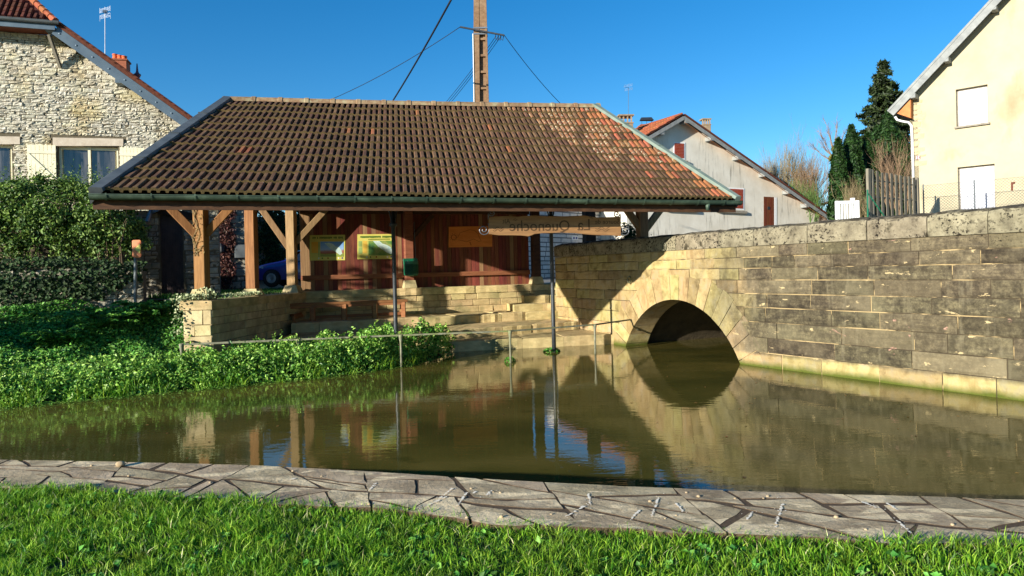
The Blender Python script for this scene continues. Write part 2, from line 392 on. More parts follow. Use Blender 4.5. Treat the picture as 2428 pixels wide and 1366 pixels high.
    # plants
    def leafmat(name, a, b, hue=.02, amt=.25, rough=.55, tr=.25):
        t = NT(name); r = t.rnd(); c = t.ramp(r, [(.1, srgb(*a)), (.9, srgb(*b))]); c = t.vary(c, amt, hue)
        t.done(c, rough, None, spec=.35)
        tl = t.n('BsdfTranslucent'); t.l(c, tl.inputs[0]); mx = t.n('MixShader'); mx.inputs[0].default_value = tr
        out = t.t.nodes['Material Output']; t.l(t.b.outputs[0], mx.inputs[1]); t.l(tl.outputs[0], mx.inputs[2]); t.l(mx.outputs[0], out.inputs[0])
    leafmat('leaf_cress', (70, 128, 36), (160, 200, 92), amt=.35, rough=.42, tr=.35)
    leafmat('leaf_nettle', (58, 116, 38), (110, 164, 64), amt=.35)
    leafmat('leaf_shrub', (56, 90, 34), (120, 146, 66), amt=.35)
    leafmat('leaf_ivy', (30, 52, 24), (58, 82, 40), rough=.7)
    leafmat('leaf_ivy_pale', (112, 128, 82), (176, 182, 140), rough=.5)
    leafmat('leaf_creeper', (74, 44, 40), (110, 70, 58), .02, .3)
    leafmat('leaf_yew', (26, 50, 20), (50, 80, 32), .02, .25)
    leafmat('leaf_spruce', (30, 44, 22), (58, 72, 36), .02, .3)
    leafmat('leaf_mistletoe', (112, 108, 44), (136, 130, 56))
    leafmat('leaf_dry', (134, 108, 58), (166, 140, 84))
    t = NT('grass_blade'); r = t.rnd(); c = t.ramp(r, [(.05, srgb(62, 114, 18)), (.6, srgb(118, 168, 36)), (.95, srgb(156, 192, 62))])
    c = t.mix(t.math('MULTIPLY', t.step(t.noise(t.pos(), 2.4, 4, .6), .5, .72), .55), c, srgb(112, 124, 42)); c = t.mix(t.math('MULTIPLY', t.step(t.noise(t.pos((1, 1, 0)), 5.5, 3, .6), .55, .7), .5), c, srgb(48, 96, 22)); c = t.vary(c, .25, .02)
    t.done(c, .5, None, spec=.35); tl = t.n('BsdfTranslucent'); t.l(c, tl.inputs[0]); mx = t.n('MixShader'); mx.inputs[0].default_value = .4
    t.l(t.b.outputs[0], mx.inputs[1]); t.l(tl.outputs[0], mx.inputs[2]); t.l(mx.outputs[0], t.t.nodes['Material Output'].inputs[0])
    leafmat('leaf_brown', (96, 66, 34), (150, 110, 60))
    leafmat('grass_straw', (170, 168, 110), (206, 204, 150))
    leafmat('grass_shade', (50, 100, 30), (82, 130, 44))  # darker grass greens, shade put into the colour
    simple('bark', (84, 70, 54), (118, 100, 80), 10, .15, .95, .6, .02)
    simple('twig', (112, 98, 70), (146, 130, 96), 10, .2, .9, .3)
    simple('twig_red', (112, 92, 70), (144, 118, 92), 10, .2, .9, .3)
    simple('stem_green', (74, 104, 48), (98, 124, 60), 10, .2, .8, .2)
    simple('lawn_soil', (34, 50, 18), (48, 66, 24), 8, 0, .95, .5, c3=(52, 46, 26), sc3=3)
    simple('bank_soil', (38, 50, 22), (54, 66, 30), 4, 0, .95, .5, .03)
    simple('street', (118, 116, 108), (138, 134, 124), 8, 0, .95, .4)
    simple('riverbed', (84, 78, 40), (104, 96, 52), 1.5, 0, .95, .4)
    simple('hill', (72, 78, 42), (98, 92, 56), .5, 0, .95, .5)
    # water: murky olive body under a rippled skin
    t = NT('water'); p = t.pos()
    c = t.ramp(t.noise(t.pos((.5, .9, 1)), .6, 4, .5), [(.3, srgb(58, 60, 26)), (.5, srgb(82, 77, 34)), (.7, srgb(104, 92, 46))])
    c = t.mix(t.step(t.noise(t.pos((.7, 1.6, 1)), 1.3, 3, .5), .64, .74), c, srgb(54, 58, 22))
    rp = t.noise(t.pos((3.5, 9, 1), (0, 0, .15)), 1.1, 3, .5)
    rp2 = t.noise(t.pos((1, 2.2, 1)), .8, 2, .5)
    hgt = t.math('ADD', t.math('MULTIPLY', rp, .55), rp2)
    t.done(c, .015, hgt, .075, .03, .5); t.b.inputs['IOR'].default_value = 1.38
make_materials()
# ------------------------------------------------------------------ masonry
def polypath(pts, side):
    """pts 2-D polyline; returns P(s)->(x,y), n(s) outward normal (side=+1: left of travel), length"""
    pts = [Vector(p) for p in pts]; L = [0]
    for a, b in zip(pts, pts[1:]): L.append(L[-1] + (b - a).length)
    def seg(s):
        for i in range(len(pts) - 1):
            if s <= L[i + 1] or i == len(pts) - 2: return i
    def P(s):
        i = seg(s); d = (pts[i + 1] - pts[i]).normalized(); return pts[i] + d * (s - L[i])
    def N(s):
        i = seg(s); d = (pts[i + 1] - pts[i]).normalized(); return Vector((-d.y, d.x)) * side
    return P, N, L[-1]

def block_mesh(mb, P, N, a, b, lo, hi, out, back, cham, jit, rough, mi=0):
    w = b - a; nx = max(1, int(w / .5)) if rough is None else 1
    if rough:
        fx = [0, .1, .36, .66, .9, 1]; fz = [0, .16, .5, .84, 1]
    else:
        c = min(.25, cham / max(w, .01)); fx = [0, c, 1 - c, 1]; fz = None
    cols = []
    for t in fx:
        s = a + w * t; l = lo(s); h = hi(s)
        if h - l < .01: h = l + .01
        cols.append((s, l, h))
    H = max(h - l for _, l, h in cols)
    if not rough:
        cz = min(.25, cham / max(H, .01)); fz = [0, cz, 1 - cz, 1]
    vs = []; nzc = len(fz)
    for i, (s, l, h) in enumerate(cols):
        p = P(s); n = N(s)
        for k, t in enumerate(fz):
            edge = i in (0, len(cols) - 1) or k in (0, nzc - 1)
            d = out - (cham if edge else 0) + (0 if edge else random.uniform(-jit, jit))
            ss = random.uniform(-.3, .3) * jit
            vs.append((p.x + n.x * d, p.y + n.y * d, l + (h - l) * t + ss))
    fs = [(i * nzc + k, (i + 1) * nzc + k, (i + 1) * nzc + k + 1, i * nzc + k + 1) for i in range(len(cols) - 1) for k in range(nzc - 1)]
    ring = [i * nzc for i in range(len(cols))] + [(len(cols) - 1) * nzc + k for k in range(1, nzc)] + [i * nzc + nzc - 1 for i in range(len(cols) - 2, -1, -1)] + [k for k in range(nzc - 2, 0, -1)]
    m = len(vs)
    for r in ring:
        x, y, z = vs[r]; i = r // nzc; n = N(cols[i][0]); dd = out + back
        vs.append((x - n.x * dd, y - n.y * dd, z))
    R = len(ring)
    fs += [(ring[(q + 1) % R], ring[q], m + q, m + (q + 1) % R) for q in range(R)]
    mb.add(vs, fs, mi)

def masonry(P, N, s0, s1, zs, bw, name, mat, parent, lo=None, hi=None, out=.03, back=.06, cham=.015, jit=.008, gap=.012, rough=False, limit=300, skip=None, rest_name=None, outj=.012):
    lo = lo or (lambda s: -1e9); hi = hi or (lambda s: 1e9); blocks = []
    for z0, z1 in zip(zs, zs[1:]):
        s = s0 - random.uniform(0, bw[0])
        while s < s1:
            wd = random.uniform(*bw); a, b = max(s, s0), min(s + wd, s1); s += wd
            if b - a < .08: continue
            # split into stretches where the course is free of openings
            n = max(2, int((b - a) / .06)); run = None; st = []
            for q in range(n + 1):
                x = a + (b - a) * q / n
                ok = min(z1, hi(x)) - max(z0, lo(x)) > .05 and not (skip and skip(x, (z0 + z1) / 2))
                if ok:
                    if run is None: run = x
                    last = x
                if (not ok or q == n) and run is not None:
                    if last - run > .07: st.append((run, last))
                    run = None
            for aa, bb in st:
                zz0, zz1 = z0, z1
                blocks.append((aa + gap / 2, bb - gap / 2, (lambda x, z=zz0: max(z + gap / 2, lo(x))), (lambda x, z=zz1: min(z - gap / 2, hi(x))), (bb - aa) * (z1 - z0)))
    blocks.sort(key=lambda t: -t[4]); rest = MB()
    for i, (a, b, l, h, ar) in enumerate(blocks):
        # long or curved pieces get their own columns
        mb = MB() if i < limit else rest
        o = out + random.uniform(-outj, outj)
        mid = (a + b) / 2
        curved = abs(l(a) - l(mid)) + abs(l(b) - l(mid)) + abs(h(a) - h(mid)) + abs(h(b) - h(mid)) > .01
        if curved and b - a > .15:
            n = max(3, int((b - a) / .12)); pt = [a + (b - a) * q / n for q in range(n + 1)]
            front = [(x, l(x)) for x in pt] + [(x, max(h(x), l(x) + .005)) for x in reversed(pt)]
            vs = []
            for d in (o, -back):
                for x, z in front:
                    p = P(x); nn = N(x); vs.append((p.x + nn.x * d, p.y + nn.y * d, z))
            m = len(front); fs = [(q, q + 1, m - 2 - q, m - 1 - q) for q in range(n)] + [((q + 1) % m, q, m + q, m + (q + 1) % m) for q in range(m)]
            mb.add(vs, fs)
        else: block_mesh(mb, P, N, a, b, l, h, o, back, cham, jit, rough)
        if i < limit: mb.build(name, mat, parent)
    if len(blocks) > limit: rest.build(rest_name or name + '_courses', mat, parent, kind='stuff')
    return len(blocks)

def backing(P, N, s0, s1, lo, hi, mat, parent, name, depth=.3, front=0.0, n=60, cuts=()):
    mb = MB(); vs = []
    xs = sorted(set([s0 + (s1 - s0) * i / n for i in range(n + 1)] + list(cuts)))
    for x in xs:
        p = P(x); nn = N(x); h = max(hi(x), lo(x) + .001)
        for d, z in ((front, lo(x)), (front, h), (-depth, h), (-depth, lo(x))): vs.append((p.x + nn.x * d, p.y + nn.y * d, z))
    m = len(xs)
    fs = [(i * 4 + k, (i + 1) * 4 + k, (i + 1) * 4 + (k + 1) % 4, i * 4 + (k + 1) % 4) for i in range(m - 1) for k in range(4)] + [(0, 1, 2, 3), tuple((m - 1) * 4 + k for k in (3, 2, 1, 0))]
    return MB().add(vs, fs).build(name, mat, parent, fixn=True)

# ------------------------------------------------------------------ ground, water, lawn
g = MB(); g.add([(-900, -200, -.9), (900, -200, -.9), (900, 1500, -.9), (-900, 1500, -.9)], [(0, 1, 2, 3)])
tag(g.build('ground', 'riverbed'), kind='structure')
g = MB(); nx, ny = 40, 40
g.add([(-40, 3, 0), (16, 3, 0), (16, 28, 0), (-40, 28, 0)], [(0, 1, 2, 3)])
tag(g.build('water', 'water'), kind='structure')
# kerb lines (far edge beside the water, near edge beside the grass), z = .8
ZK = .8
far_px = [(-500, 1078), (0, 1091), (300, 1096), (620, 1105), (930, 1122), (1214, 1141), (1500, 1155), (1790, 1167), (2100, 1176), (2428, 1186), (2900, 1200)]
near_px = [(-500, 1128), (0, 1151), (250, 1162), (550, 1184), (800, 1198), (1000, 1212), (1214, 1243), (1500, 1250), (1714, 1262), (2014, 1276), (2414, 1290), (2900, 1305)]
def crv(px):
    pts = [onZ(x, y, ZK) for x, y in px]
    return np.array([[p.x, p.y] for p in pts])
FARK, NEARK = crv(far_px), crv(near_px)
def yfar(x): return np.interp(x, FARK[:, 0], FARK[:, 1])
def ynear(x): return np.interp(x, NEARK[:, 0], NEARK[:, 1])
xk0, xk1 = -7.0, 4.3
def ynear2(x): return ynear(x) + .02 * np.sin(x * 5.1) + .012 * np.sin(x * 11.3)
# lawn sheet
xs = np.linspace(-9, 7, 65); vs = []
for x in xs:
    for t in np.linspace(0, 1, 12):
        y = -1.5 + (ynear2(x) + .12 + 1.5) * t; vs.append((x, y, .765 + .015 * math.sin(x * 1.3 + y) - .0 * t))
fs = [(i * 12 + k, (i + 1) * 12 + k, (i + 1) * 12 + k + 1, i * 12 + k + 1) for i in range(64) for k in range(11)]
tag(MB().add(vs, fs).build('lawn', 'lawn_soil'), kind='structure')
# kerb wall + joint bed
kerb = MB(); vs = []
xs = np.linspace(xk0, xk1, 80)
for x in xs:
    for y, z in ((ynear2(x) + .02, ZK - .004), (yfar(x) + .0, ZK - .004), (yfar(x) + .0, -.9), (ynear2(x) + .02, -.9)): vs.append((x, y, z))
fs = [(i * 4 + k, (i + 1) * 4 + k, (i + 1) * 4 + (k + 1) % 4, i * 4 + (k + 1) % 4) for i in range(79) for k in range(4)]
kerbo = tag(kerb.add(vs, fs).build('kerb', 'paving_joint', fixn=True), kind='structure')
# crazy paving: jittered two-and-a-bit rows of irregular slabs
def kp(u, v): return (u, yfar(u) + .015 + (ynear2(u) - .03 - yfar(u) - .015) * v)
W = .8
def clip_poly(poly, a, b, c):            # keep a*x+b*y<=c
    out = []
    for i in range(len(poly)):
        p, q = poly[i], poly[(i + 1) % len(poly)]; dp, dq = a * p[0] + b * p[1] - c, a * q[0] + b * q[1] - c
        if dp <= 0: out.append(p)
        if dp * dq < 0:
            t = dp / (dp - dq); out.append((p[0] + (q[0] - p[0]) * t, p[1] + (q[1] - p[1]) * t))
    return out
def cut(poly, pt, ang, gap):
    a, b = -math.sin(ang), math.cos(ang); c = a * pt[0] + b * pt[1]
    return clip_poly(poly, a, b, c - gap / 2), clip_poly(poly, -a, -b, -c - gap / 2)
def area(p): return abs(sum(p[i][0] * p[(i + 1) % len(p)][1] - p[(i + 1) % len(p)][0] * p[i][1] for i in range(len(p)))) / 2 if len(p) > 2 else 0
polys = []
def split(poly, lev):
    A = area(poly)
    if A < .012: return
    if lev == 0 or A < .11 or (A < .2 and random.random() < .35): polys.append(poly); return
    cx, cy = sum(p[0] for p in poly) / len(poly) + random.uniform(-.12, .12), sum(p[1] for p in poly) / len(poly) + random.uniform(-.1, .1)
    wx = max(p[0] for p in poly) - min(p[0] for p in poly); wy = max(p[1] for p in poly) - min(p[1] for p in poly)
    ang = random.gauss(0, .22) if wx < wy * 2.1 and random.random() < .75 else random.choice([1, -1]) * random.uniform(.7, 1.45)
    if wx > wy * 2.4: ang = random.choice([1, 1, -1]) * random.uniform(.6, 1.4)
    for q in cut(poly, (cx, cy), ang, random.uniform(.014, .05) ** 1.0): split(q, lev - 1)
x = xk0; lean = 0
while x < xk1:
    wd = random.uniform(.9, 1.6); l2 = random.uniform(-.25, .25); split([(x + .008, 0), (min(x + wd, xk1) - .008, 0), (min(x + wd + l2, xk1) - .008, W), (x + lean + .008, W)], 4); x += wd; lean = l2
for poly in polys:
    # subdivide + roughen the rim
    rim = []
    for p, q in zip(poly, poly[1:] + poly[:1]):
        n = max(1, int(math.hypot(p[0] - q[0], p[1] - q[1]) / .11))
        for k in range(n):
            t = k / n; jx = random.uniform(-.014, .014)
            rim.append((p[0] + (q[0] - p[0]) * t + jx, min(max(p[1] + (q[1] - p[1]) * t + random.uniform(-.012, .012), 0), W)))
    cx, cy = sum(p[0] for p in rim) / len(rim), sum(p[1] for p in rim) / len(rim)
    zz = ZK + random.uniform(-.001, .0015); m = len(rim); vs = []
    tx, ty = random.uniform(-.0015, .0015), random.uniform(-.0015, .0015)
    for sc, dz in ((1, -.05), (1, 0)):
        for x, y in rim:
            X, Y = cx + (x - cx) * sc, cy + (y - cy) * sc; q = kp(X, Y / W); vs.append((q[0], q[1], zz + dz + (X - cx) * tx + (Y - cy) * ty))
    if area(rim) < .01: continue
    up = sum(rim[i][0] * rim[(i + 1) % m][1] - rim[(i + 1) % m][0] * rim[i][1] for i in range(m)) < 0      # kp flips y
    top_f = tuple(range(m, 2 * m)) if up else tuple(range(2 * m - 1, m - 1, -1))
    MB().add(vs, [(k, (k + 1) % m, m + (k + 1) % m, m + k) for k in range(m)], 1).add(vs, [top_f], 0).build('flagstone', ['flagstone', 'paving_joint'], kerbo)
# droppings and pebbles on the paving
drops = [((1108, 1168), (1085, 1200)), ((890, 1148), (875, 1165)), ((1075, 1158), (1040, 1185)), ((1060, 1178), (1010, 1202)), ((1396, 1172), (1400, 1200)), ((1385, 1202), (1345, 1225)),
         ((1562, 1180), (1545, 1225)), ((1515, 1212), (1495, 1235)), ((1855, 1195), (1838, 1255)), ((2040, 1190), (2078, 1205)), ((2100, 1193), (2130, 1212)), ((2120, 1230), (2165, 1270)),
         ((1770, 1235), (1785, 1215)), ((1130, 1166), (1120, 1172)), ((1165, 1165), (1150, 1178)), ((1605, 1195), (1620, 1215)), ((700, 1135), (690, 1139))]
mb = MB()
for (a, b) in drops:
    A, B = onZ(*a, ZK), onZ(*b, ZK); d = (B - A); sd = Vector((-d.y, d.x, 0)).normalized(); dl = d.length
    for k in range(int(16 + dl * 120)):
        t = random.random() ** .8; core_ = random.random() < .8
        c = A + d * (t if core_ else random.uniform(-.3, 1.4)) + sd * random.gauss(0, .004 if core_ else .025); r = random.uniform(.003, .008) * (1.2 - .6 * t if core_ else .5); el_ = random.uniform(1, 2.6); dd = d.normalized()
        mb.add([c + dd * (r * el_ * math.cos(q * .898)) + sd * (r * math.sin(q * .898)) + V(0, 0, .005 + k * .00002) for q in range(7)], [tuple(range(7))])
mb.build('dropping_splash', 'dropping', kerbo, kind='stuff')
mb = MB()
pebs = [(286, 1106, .035)] + [(random.uniform(50, 2380), None, random.uniform(.006, .014)) for _ in range(34)]
for px, py, r in pebs:
    if py is None:
        x0 = random.uniform(-4.3, 3.2); t = random.random(); q = kp(x0, t); c = V(q[0], q[1], ZK + r * .4)
    else: c = onZ(px, py, ZK) + V(0, 0, r * .6)
    vs = []; rings = 4; n = 7
    for i in range(1, rings):
        for k in range(n):
            th = math.pi * i / rings; ph = 2 * math.pi * k / n; j = random.uniform(.85, 1.15)
            vs.append(c + V(r * 1.2 * math.sin(th) * math.cos(ph) * j, r * math.sin(th) * math.sin(ph) * j, r * .75 * math.cos(th)))
    m = len(vs); vs += [c + V(0, 0, r * .75), c - V(0, 0, r * .75)]
    fs = [(i * n + k, (i + 1) * n + k, (i + 1) * n + (k + 1) % n, i * n + (k + 1) % n) for i in range(rings - 2) for k in range(n)] + [(m, k, (k + 1) % n) for k in range(n)] + [(m + 1, (rings - 2) * n + (k + 1) % n, (rings - 2) * n + k) for k in range(n)]
    if r > .03:
        peb = MB().add(vs, fs).build('pebble', 'pebble', kerbo, smooth=True)
    else: mb.add(vs, fs)
mb.build('grit', 'pebble', kerbo, smooth=True, kind='stuff')
# grass blades
def grass(name, pts, h, wd, mat, lean=.5):
    n = len(pts); hh = h * RNG.uniform(.5, 1.25, n); a = RNG.uniform(0, 2 * np.pi, n); ln = RNG.uniform(.1, 1, n) * lean
    dx, dy = np.cos(a), np.sin(a); ww = wd * RNG.uniform(.7, 1.4, n); b = RNG.uniform(0, 2 * np.pi, n); sx, sy = np.cos(b) * ww, np.sin(b) * ww
    v = np.empty((n, 5, 3)); 
    for k, (t, ws) in enumerate(((0, 1), (0, -1), (.55, .8), (.55, -.8), (1, 0))):
        off = hh * ln * t ** 1.8
        v[:, k, 0] = pts[:, 0] + dx * off + sx * ws; v[:, k, 1] = pts[:, 1] + dy * off + sy * ws; v[:, k, 2] = pts[:, 2] + hh * t * (1 - .25 * ln * t)
    base = np.arange(n)[:, None] * 5
    f = np.concatenate([base + np.array(q) for q in ((0, 1, 3), (0, 3, 2), (2, 3, 4))], 1).reshape(-1)
    return raw_mesh(name, v.reshape(-1, 3), f, 3, mat)
def lawn_pts(n, y0=2.6):
    x = RNG.uniform(-6.5, 5, n); y = RNG.uniform(y0, 6, n)
    ok = (y < ynear2(x) + .035 + RNG.normal(0, .016, n)) & (np.abs(x) < .82 * y + 1.2)
    x, y = x[ok], y[ok]
    return np.stack([x, y, .765 + .015 * np.sin(x * 1.3 + y)], 1)
def tufts(n, per, h, wd, spread):
    c = lawn_pts(n); m = len(c); k = per
    cl = np.sin(c[:, 0] * 3.3 + 1.3 * np.sin(c[:, 1] * 4)) * np.sin(c[:, 1] * 5.1 + np.sin(c[:, 0] * 2.7)) + .6 * np.sin(c[:, 0] * 9.1 + 2 * np.sin(c[:, 1] * 7)) * np.sin(c[:, 1] * 11 + c[:, 0])
    th = h * (1 + .3 * cl) * RNG.uniform(.6, 1.3, m)
    la = RNG.uniform(0, 6.28, m); off = RNG.normal(0, spread, (m, k, 2))
    P = np.repeat(c[:, None, :], k, 1); P[:, :, :2] += off
    H = np.repeat(th[:, None], k, 1).ravel(); P = P.reshape(-1, 3)
    ok = P[:, 1] < ynear2(P[:, 0]) + .045
    return P[ok], H[ok]
def blades(name, P, H, wd, mat, lean):
    return grass(name, P, H, wd, mat, lean)
P_, H_ = tufts(36000, 7, .066, .003, .016)
tag(grass('lawn_grass', P_, H_, .003, 'grass_blade', 1.15), 'sunlit green lawn grass in front of the stone kerb', 'grass', kind='stuff')
pt = lawn_pts(4200)
tag(grass('dry_grass', pt, .08, .0026, 'grass_straw', 1.3), 'pale dry grass blades among the green lawn', 'grass', kind='stuff')
pt = lawn_pts(700); pt[:, 2] += .03
tag(leaves('lawn_weeds', np.repeat(pt, 6, 0) + RNG.normal(0, .022, (len(pt) * 6, 3)) * np.array([1, 1, .35]), np.tile([-.2, -.3, 1.0], (len(pt) * 6, 1)), .045, 'leaf_nettle', kind='stuff', aspect=.75), 'small broad leaved weeds growing in the lawn', 'weeds')

# ------------------------------------------------------------------ far bank and street
EDG = [(-30, 8.5), (-20, 10.2), (-14, 11.7)] + [tuple(onZ(x, y, 0).xy) for x, y in ((0, 968), (150, 955), (300, 940), (500, 922), (700, 902), (850, 885), (980, 866), (1050, 848))] + [(-1.6, 20.6), (-1.3, 22)]
EDG = np.array(EDG)
def yedge(x): return np.interp(x, EDG[:, 0], EDG[:, 1])
def zbank(x, y):
    d = y - yedge(x)
    z = np.interp(d, [-1, 0, .25, 1.0, 2.2, 4, 6, 8, 10], [-.6, -.12, .02, .12, .28, .62, 1.1, 1.5, 1.62])
    cap = np.interp(x, [-9.0, -8.3], [9, .3]); return np.minimum(z, cap)
xs = np.arange(-30, -1.2, .35); ys = np.arange(7.5, 24.5, .35); vs = [(x, y, float(zbank(x, y)) + .03 * math.sin(x * 2.3 + y * 3.1)) for x in xs for y in ys]
ny = len(ys); fs = []
for i in range(len(xs) - 1):
    for k in range(ny - 1):
        x, y = xs[i] + .17, ys[k] + .17
        if y < yedge(x) - 1: continue
        if x > -8.0 and y > yedge(x) + 2.6: continue
        if x > -8.0 and y > 19.6: continue
        fs.append((i * ny + k, (i + 1) * ny + k, (i + 1) * ny + k + 1, i * ny + k + 1))
tag(MB().add(vs, fs).build('bank', 'bank_soil', smooth=True), kind='structure')
st = [(-80, 22.2), (-12, 22.2), (-8.6, 19.2), (-8.0, 18.0), (-7.75, 18.0), (-7.3, 24.3), (-3, 25.9), (2.0, 27.2), (2.6, 25.6), (5.0, 20.5), (6.6, 17.0), (9.7, 11.8), (12.5, 7), (80, 7), (900, 900), (-900, 900)]
tag(MB().add([(x, y, 1.77) for x, y in st], [tuple(range(len(st)))]).build('street', 'street'), kind='structure')
vg = [(-12, 22.4), (-8.7, 19.4), (-7.75, 18.1), (-7.3, 24.2), (-7.5, 31), (-12, 31)]
tag(MB().add([(x, y, 1.785) for x, y in vg], [tuple(range(len(vg)))]).build('verge', 'lawn_soil'), kind='structure')
n = 9000; x = RNG.uniform(-12, -7.2, n); y = RNG.uniform(18.2, 30, n); ok = (y > 18.2 - (x + 7.9) * 1.1) & (x < -7.75 + (y - 18) * .07)
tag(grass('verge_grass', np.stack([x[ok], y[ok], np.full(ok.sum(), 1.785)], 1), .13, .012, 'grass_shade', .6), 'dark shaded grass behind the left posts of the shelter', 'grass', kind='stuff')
hl = [(-900, 130, 0), (900, 130, 0), (900, 400, 40), (-900, 400, 30)]
tag(MB().add([(-300, 90, 1.7), (60, 60, 1.7), (140, 60, 1.7), (400, 90, 1.7), (500, 260, 16), (90, 160, 10), (-300, 260, 1.8)], [(0, 1, 5, 6), (1, 2, 5), (2, 3, 4, 5)]).build('hillside', 'hill'), kind='structure')

# ------------------------------------------------------------------ bridge
BP = [(1.57, 25.28), (3.42, 21.2), (5.44, 16.74), (8.5, 11.6), (11.2, 7.07)]
Pb, Nb, Lb = polypath(BP, -1)
bridge = empty('stone_bridge', (5.4, 16.8, -.9), 'old stone arch bridge with dark stained right side over the water', 'bridge')
SC, HS = 6.94, 2.445; RISE = 1.48; RA = (HS * HS + RISE * RISE) / (2 * RISE); ZC = RISE - RA
def arch(s, r=RA, zc=ZC):
    d = abs(s - SC); return zc + math.sqrt(r * r - d * d) if d < r else -9
RV = RA + .62
ZCAP, ZTOP = 2.82, 3.25
backing(Pb, Nb, 0.02, Lb, lambda s: max(-.9, arch(s, RA + .12) if abs(s - SC) < HS + .12 else -.9), lambda s: ZCAP - .01, 'bridge_joint', bridge, 'core', .5, -.003, 160)
zs = [-.35, .33, .68, 1.04, 1.38, 1.7, 2.02, 2.3, 2.56, ZCAP]
masonry(Pb, Nb, 0, Lb, zs, (.6, 1.7), 'stone_block', 'bridge_stone', bridge, lo=lambda s: arch(s, RV) if abs(s - SC) < HS + .9 else -9, out=.022, back=.05, cham=.014, jit=.011, gap=.018, outj=.009, rough=True)
# voussoirs
nv = 21; th0 = math.asin((HS + .22) / RA) if (HS + .22) < RA else 1.2
for i in range(nv):
    a0, a1 = -th0 + 2 * th0 * i / nv + .003, -th0 + 2 * th0 * (i + 1) / nv - .003; mb = MB(); vs = []; o = .025 + random.uniform(-.006, .012)
    ro = RV + random.uniform(.0, .28)
    prof = [(RA, a0), (RA, (a0 + a1) / 2), (RA, a1), (ro, a1), (ro, (a0 + a1) / 2), (ro, a0)]
    for d in (o, -.75):
        for r, a in prof:
            s = SC + r * math.sin(a); z = ZC + r * math.cos(a); p = Pb(s); n = Nb(s); vs.append((p.x + n.x * d, p.y + n.y * d, z))
    mb.add(vs, [(0, 1, 4, 5), (1, 2, 3, 4), (7, 6, 11, 10), (8, 7, 10, 9)] + [((q + 1) % 6, q, 6 + q, 6 + (q + 1) % 6) for q in range(6)])
    mb.build('voussoir', 'bridge_stone', bridge, fixn=True)
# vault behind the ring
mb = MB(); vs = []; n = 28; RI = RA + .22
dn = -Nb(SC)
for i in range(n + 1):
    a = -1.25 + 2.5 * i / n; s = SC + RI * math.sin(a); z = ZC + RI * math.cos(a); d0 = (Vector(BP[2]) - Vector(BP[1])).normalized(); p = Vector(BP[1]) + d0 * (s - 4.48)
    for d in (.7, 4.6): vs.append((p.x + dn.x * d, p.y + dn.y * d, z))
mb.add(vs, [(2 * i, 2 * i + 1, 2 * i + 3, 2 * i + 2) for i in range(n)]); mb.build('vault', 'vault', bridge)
# wall added across the vault's far end to keep the opening dark
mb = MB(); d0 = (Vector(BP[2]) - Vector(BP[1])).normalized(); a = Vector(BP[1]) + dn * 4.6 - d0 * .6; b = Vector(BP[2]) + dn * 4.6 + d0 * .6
mb.prism([(a.x, a.y, -.9), (b.x, b.y, -.9), (b.x, b.y, 1.75), (a.x, a.y, 1.75)], (dn.x * .3, dn.y * .3, 0)); mb.build('vault_dark_end', 'vault', bridge)
# coping blocks, rough rounded top
s = 0.0; 
while s < Lb:
    wd = random.uniform(1.0, 1.75); a, b = s + .011, min(s + wd, Lb) - .011; s += wd; mb = MB(); nx = max(3, int((b - a) / .18)); vs = []
    prof = [(.045, ZCAP), (.055, ZCAP + .12), (.05, ZTOP - .1), (.02, ZTOP - .035), (-.05, ZTOP), (-.22, ZTOP + .035), (-.42, ZTOP - .03), (-.46, ZCAP)]
    m = len(prof); dz = random.uniform(-.012, .012)
    for i in range(nx + 1):
        x = a + (b - a) * i / nx; p = Pb(x); n = Nb(x); e = .012 if i in (0, nx) else 0
        for d, z in prof: vs.append((p.x + n.x * (d - e + random.uniform(-.008, .008)), p.y + n.y * (d - e + random.uniform(-.008, .008)), z + (dz - e + random.uniform(-.01, .01) if z > ZCAP + .2 else 0)))
    fs = [(i * m + k, (i + 1) * m + k, (i + 1) * m + (k + 1) % m, i * m + (k + 1) % m) for i in range(nx) for k in range(m)] + [tuple(range(m - 1, -1, -1)), tuple(nx * m + k for k in range(m))]
    mb.add(vs, fs).build('coping_stone', 'coping_stone', bridge, fixn=True)
# rings modelled in place of the sign scrolls' cast shadows on the face
bd1 = (Vector(BP[1]) - Vector(BP[0])).normalized()
for px, py in ((1580, 585), (1497, 663)):
    p = onV(px, py, BP[1], bd1); n2 = Nb(3); c = p + V(n2.x, n2.y, 0) * .08
    mb = MB().tube([c + V(bd1.x * .09 * math.cos(t), bd1.y * .09 * math.cos(t), .1 * math.sin(t)) for t in np.linspace(0, 2 * math.pi, 17)], .016, 6)
    mb.tube([c + V(0, 0, .1), c + V(0, 0, .1) - V(n2.x, n2.y, 0) * .1], .016, 6); mb.build('scroll_shadow_ring', 'rail_iron', bridge, smooth=True)

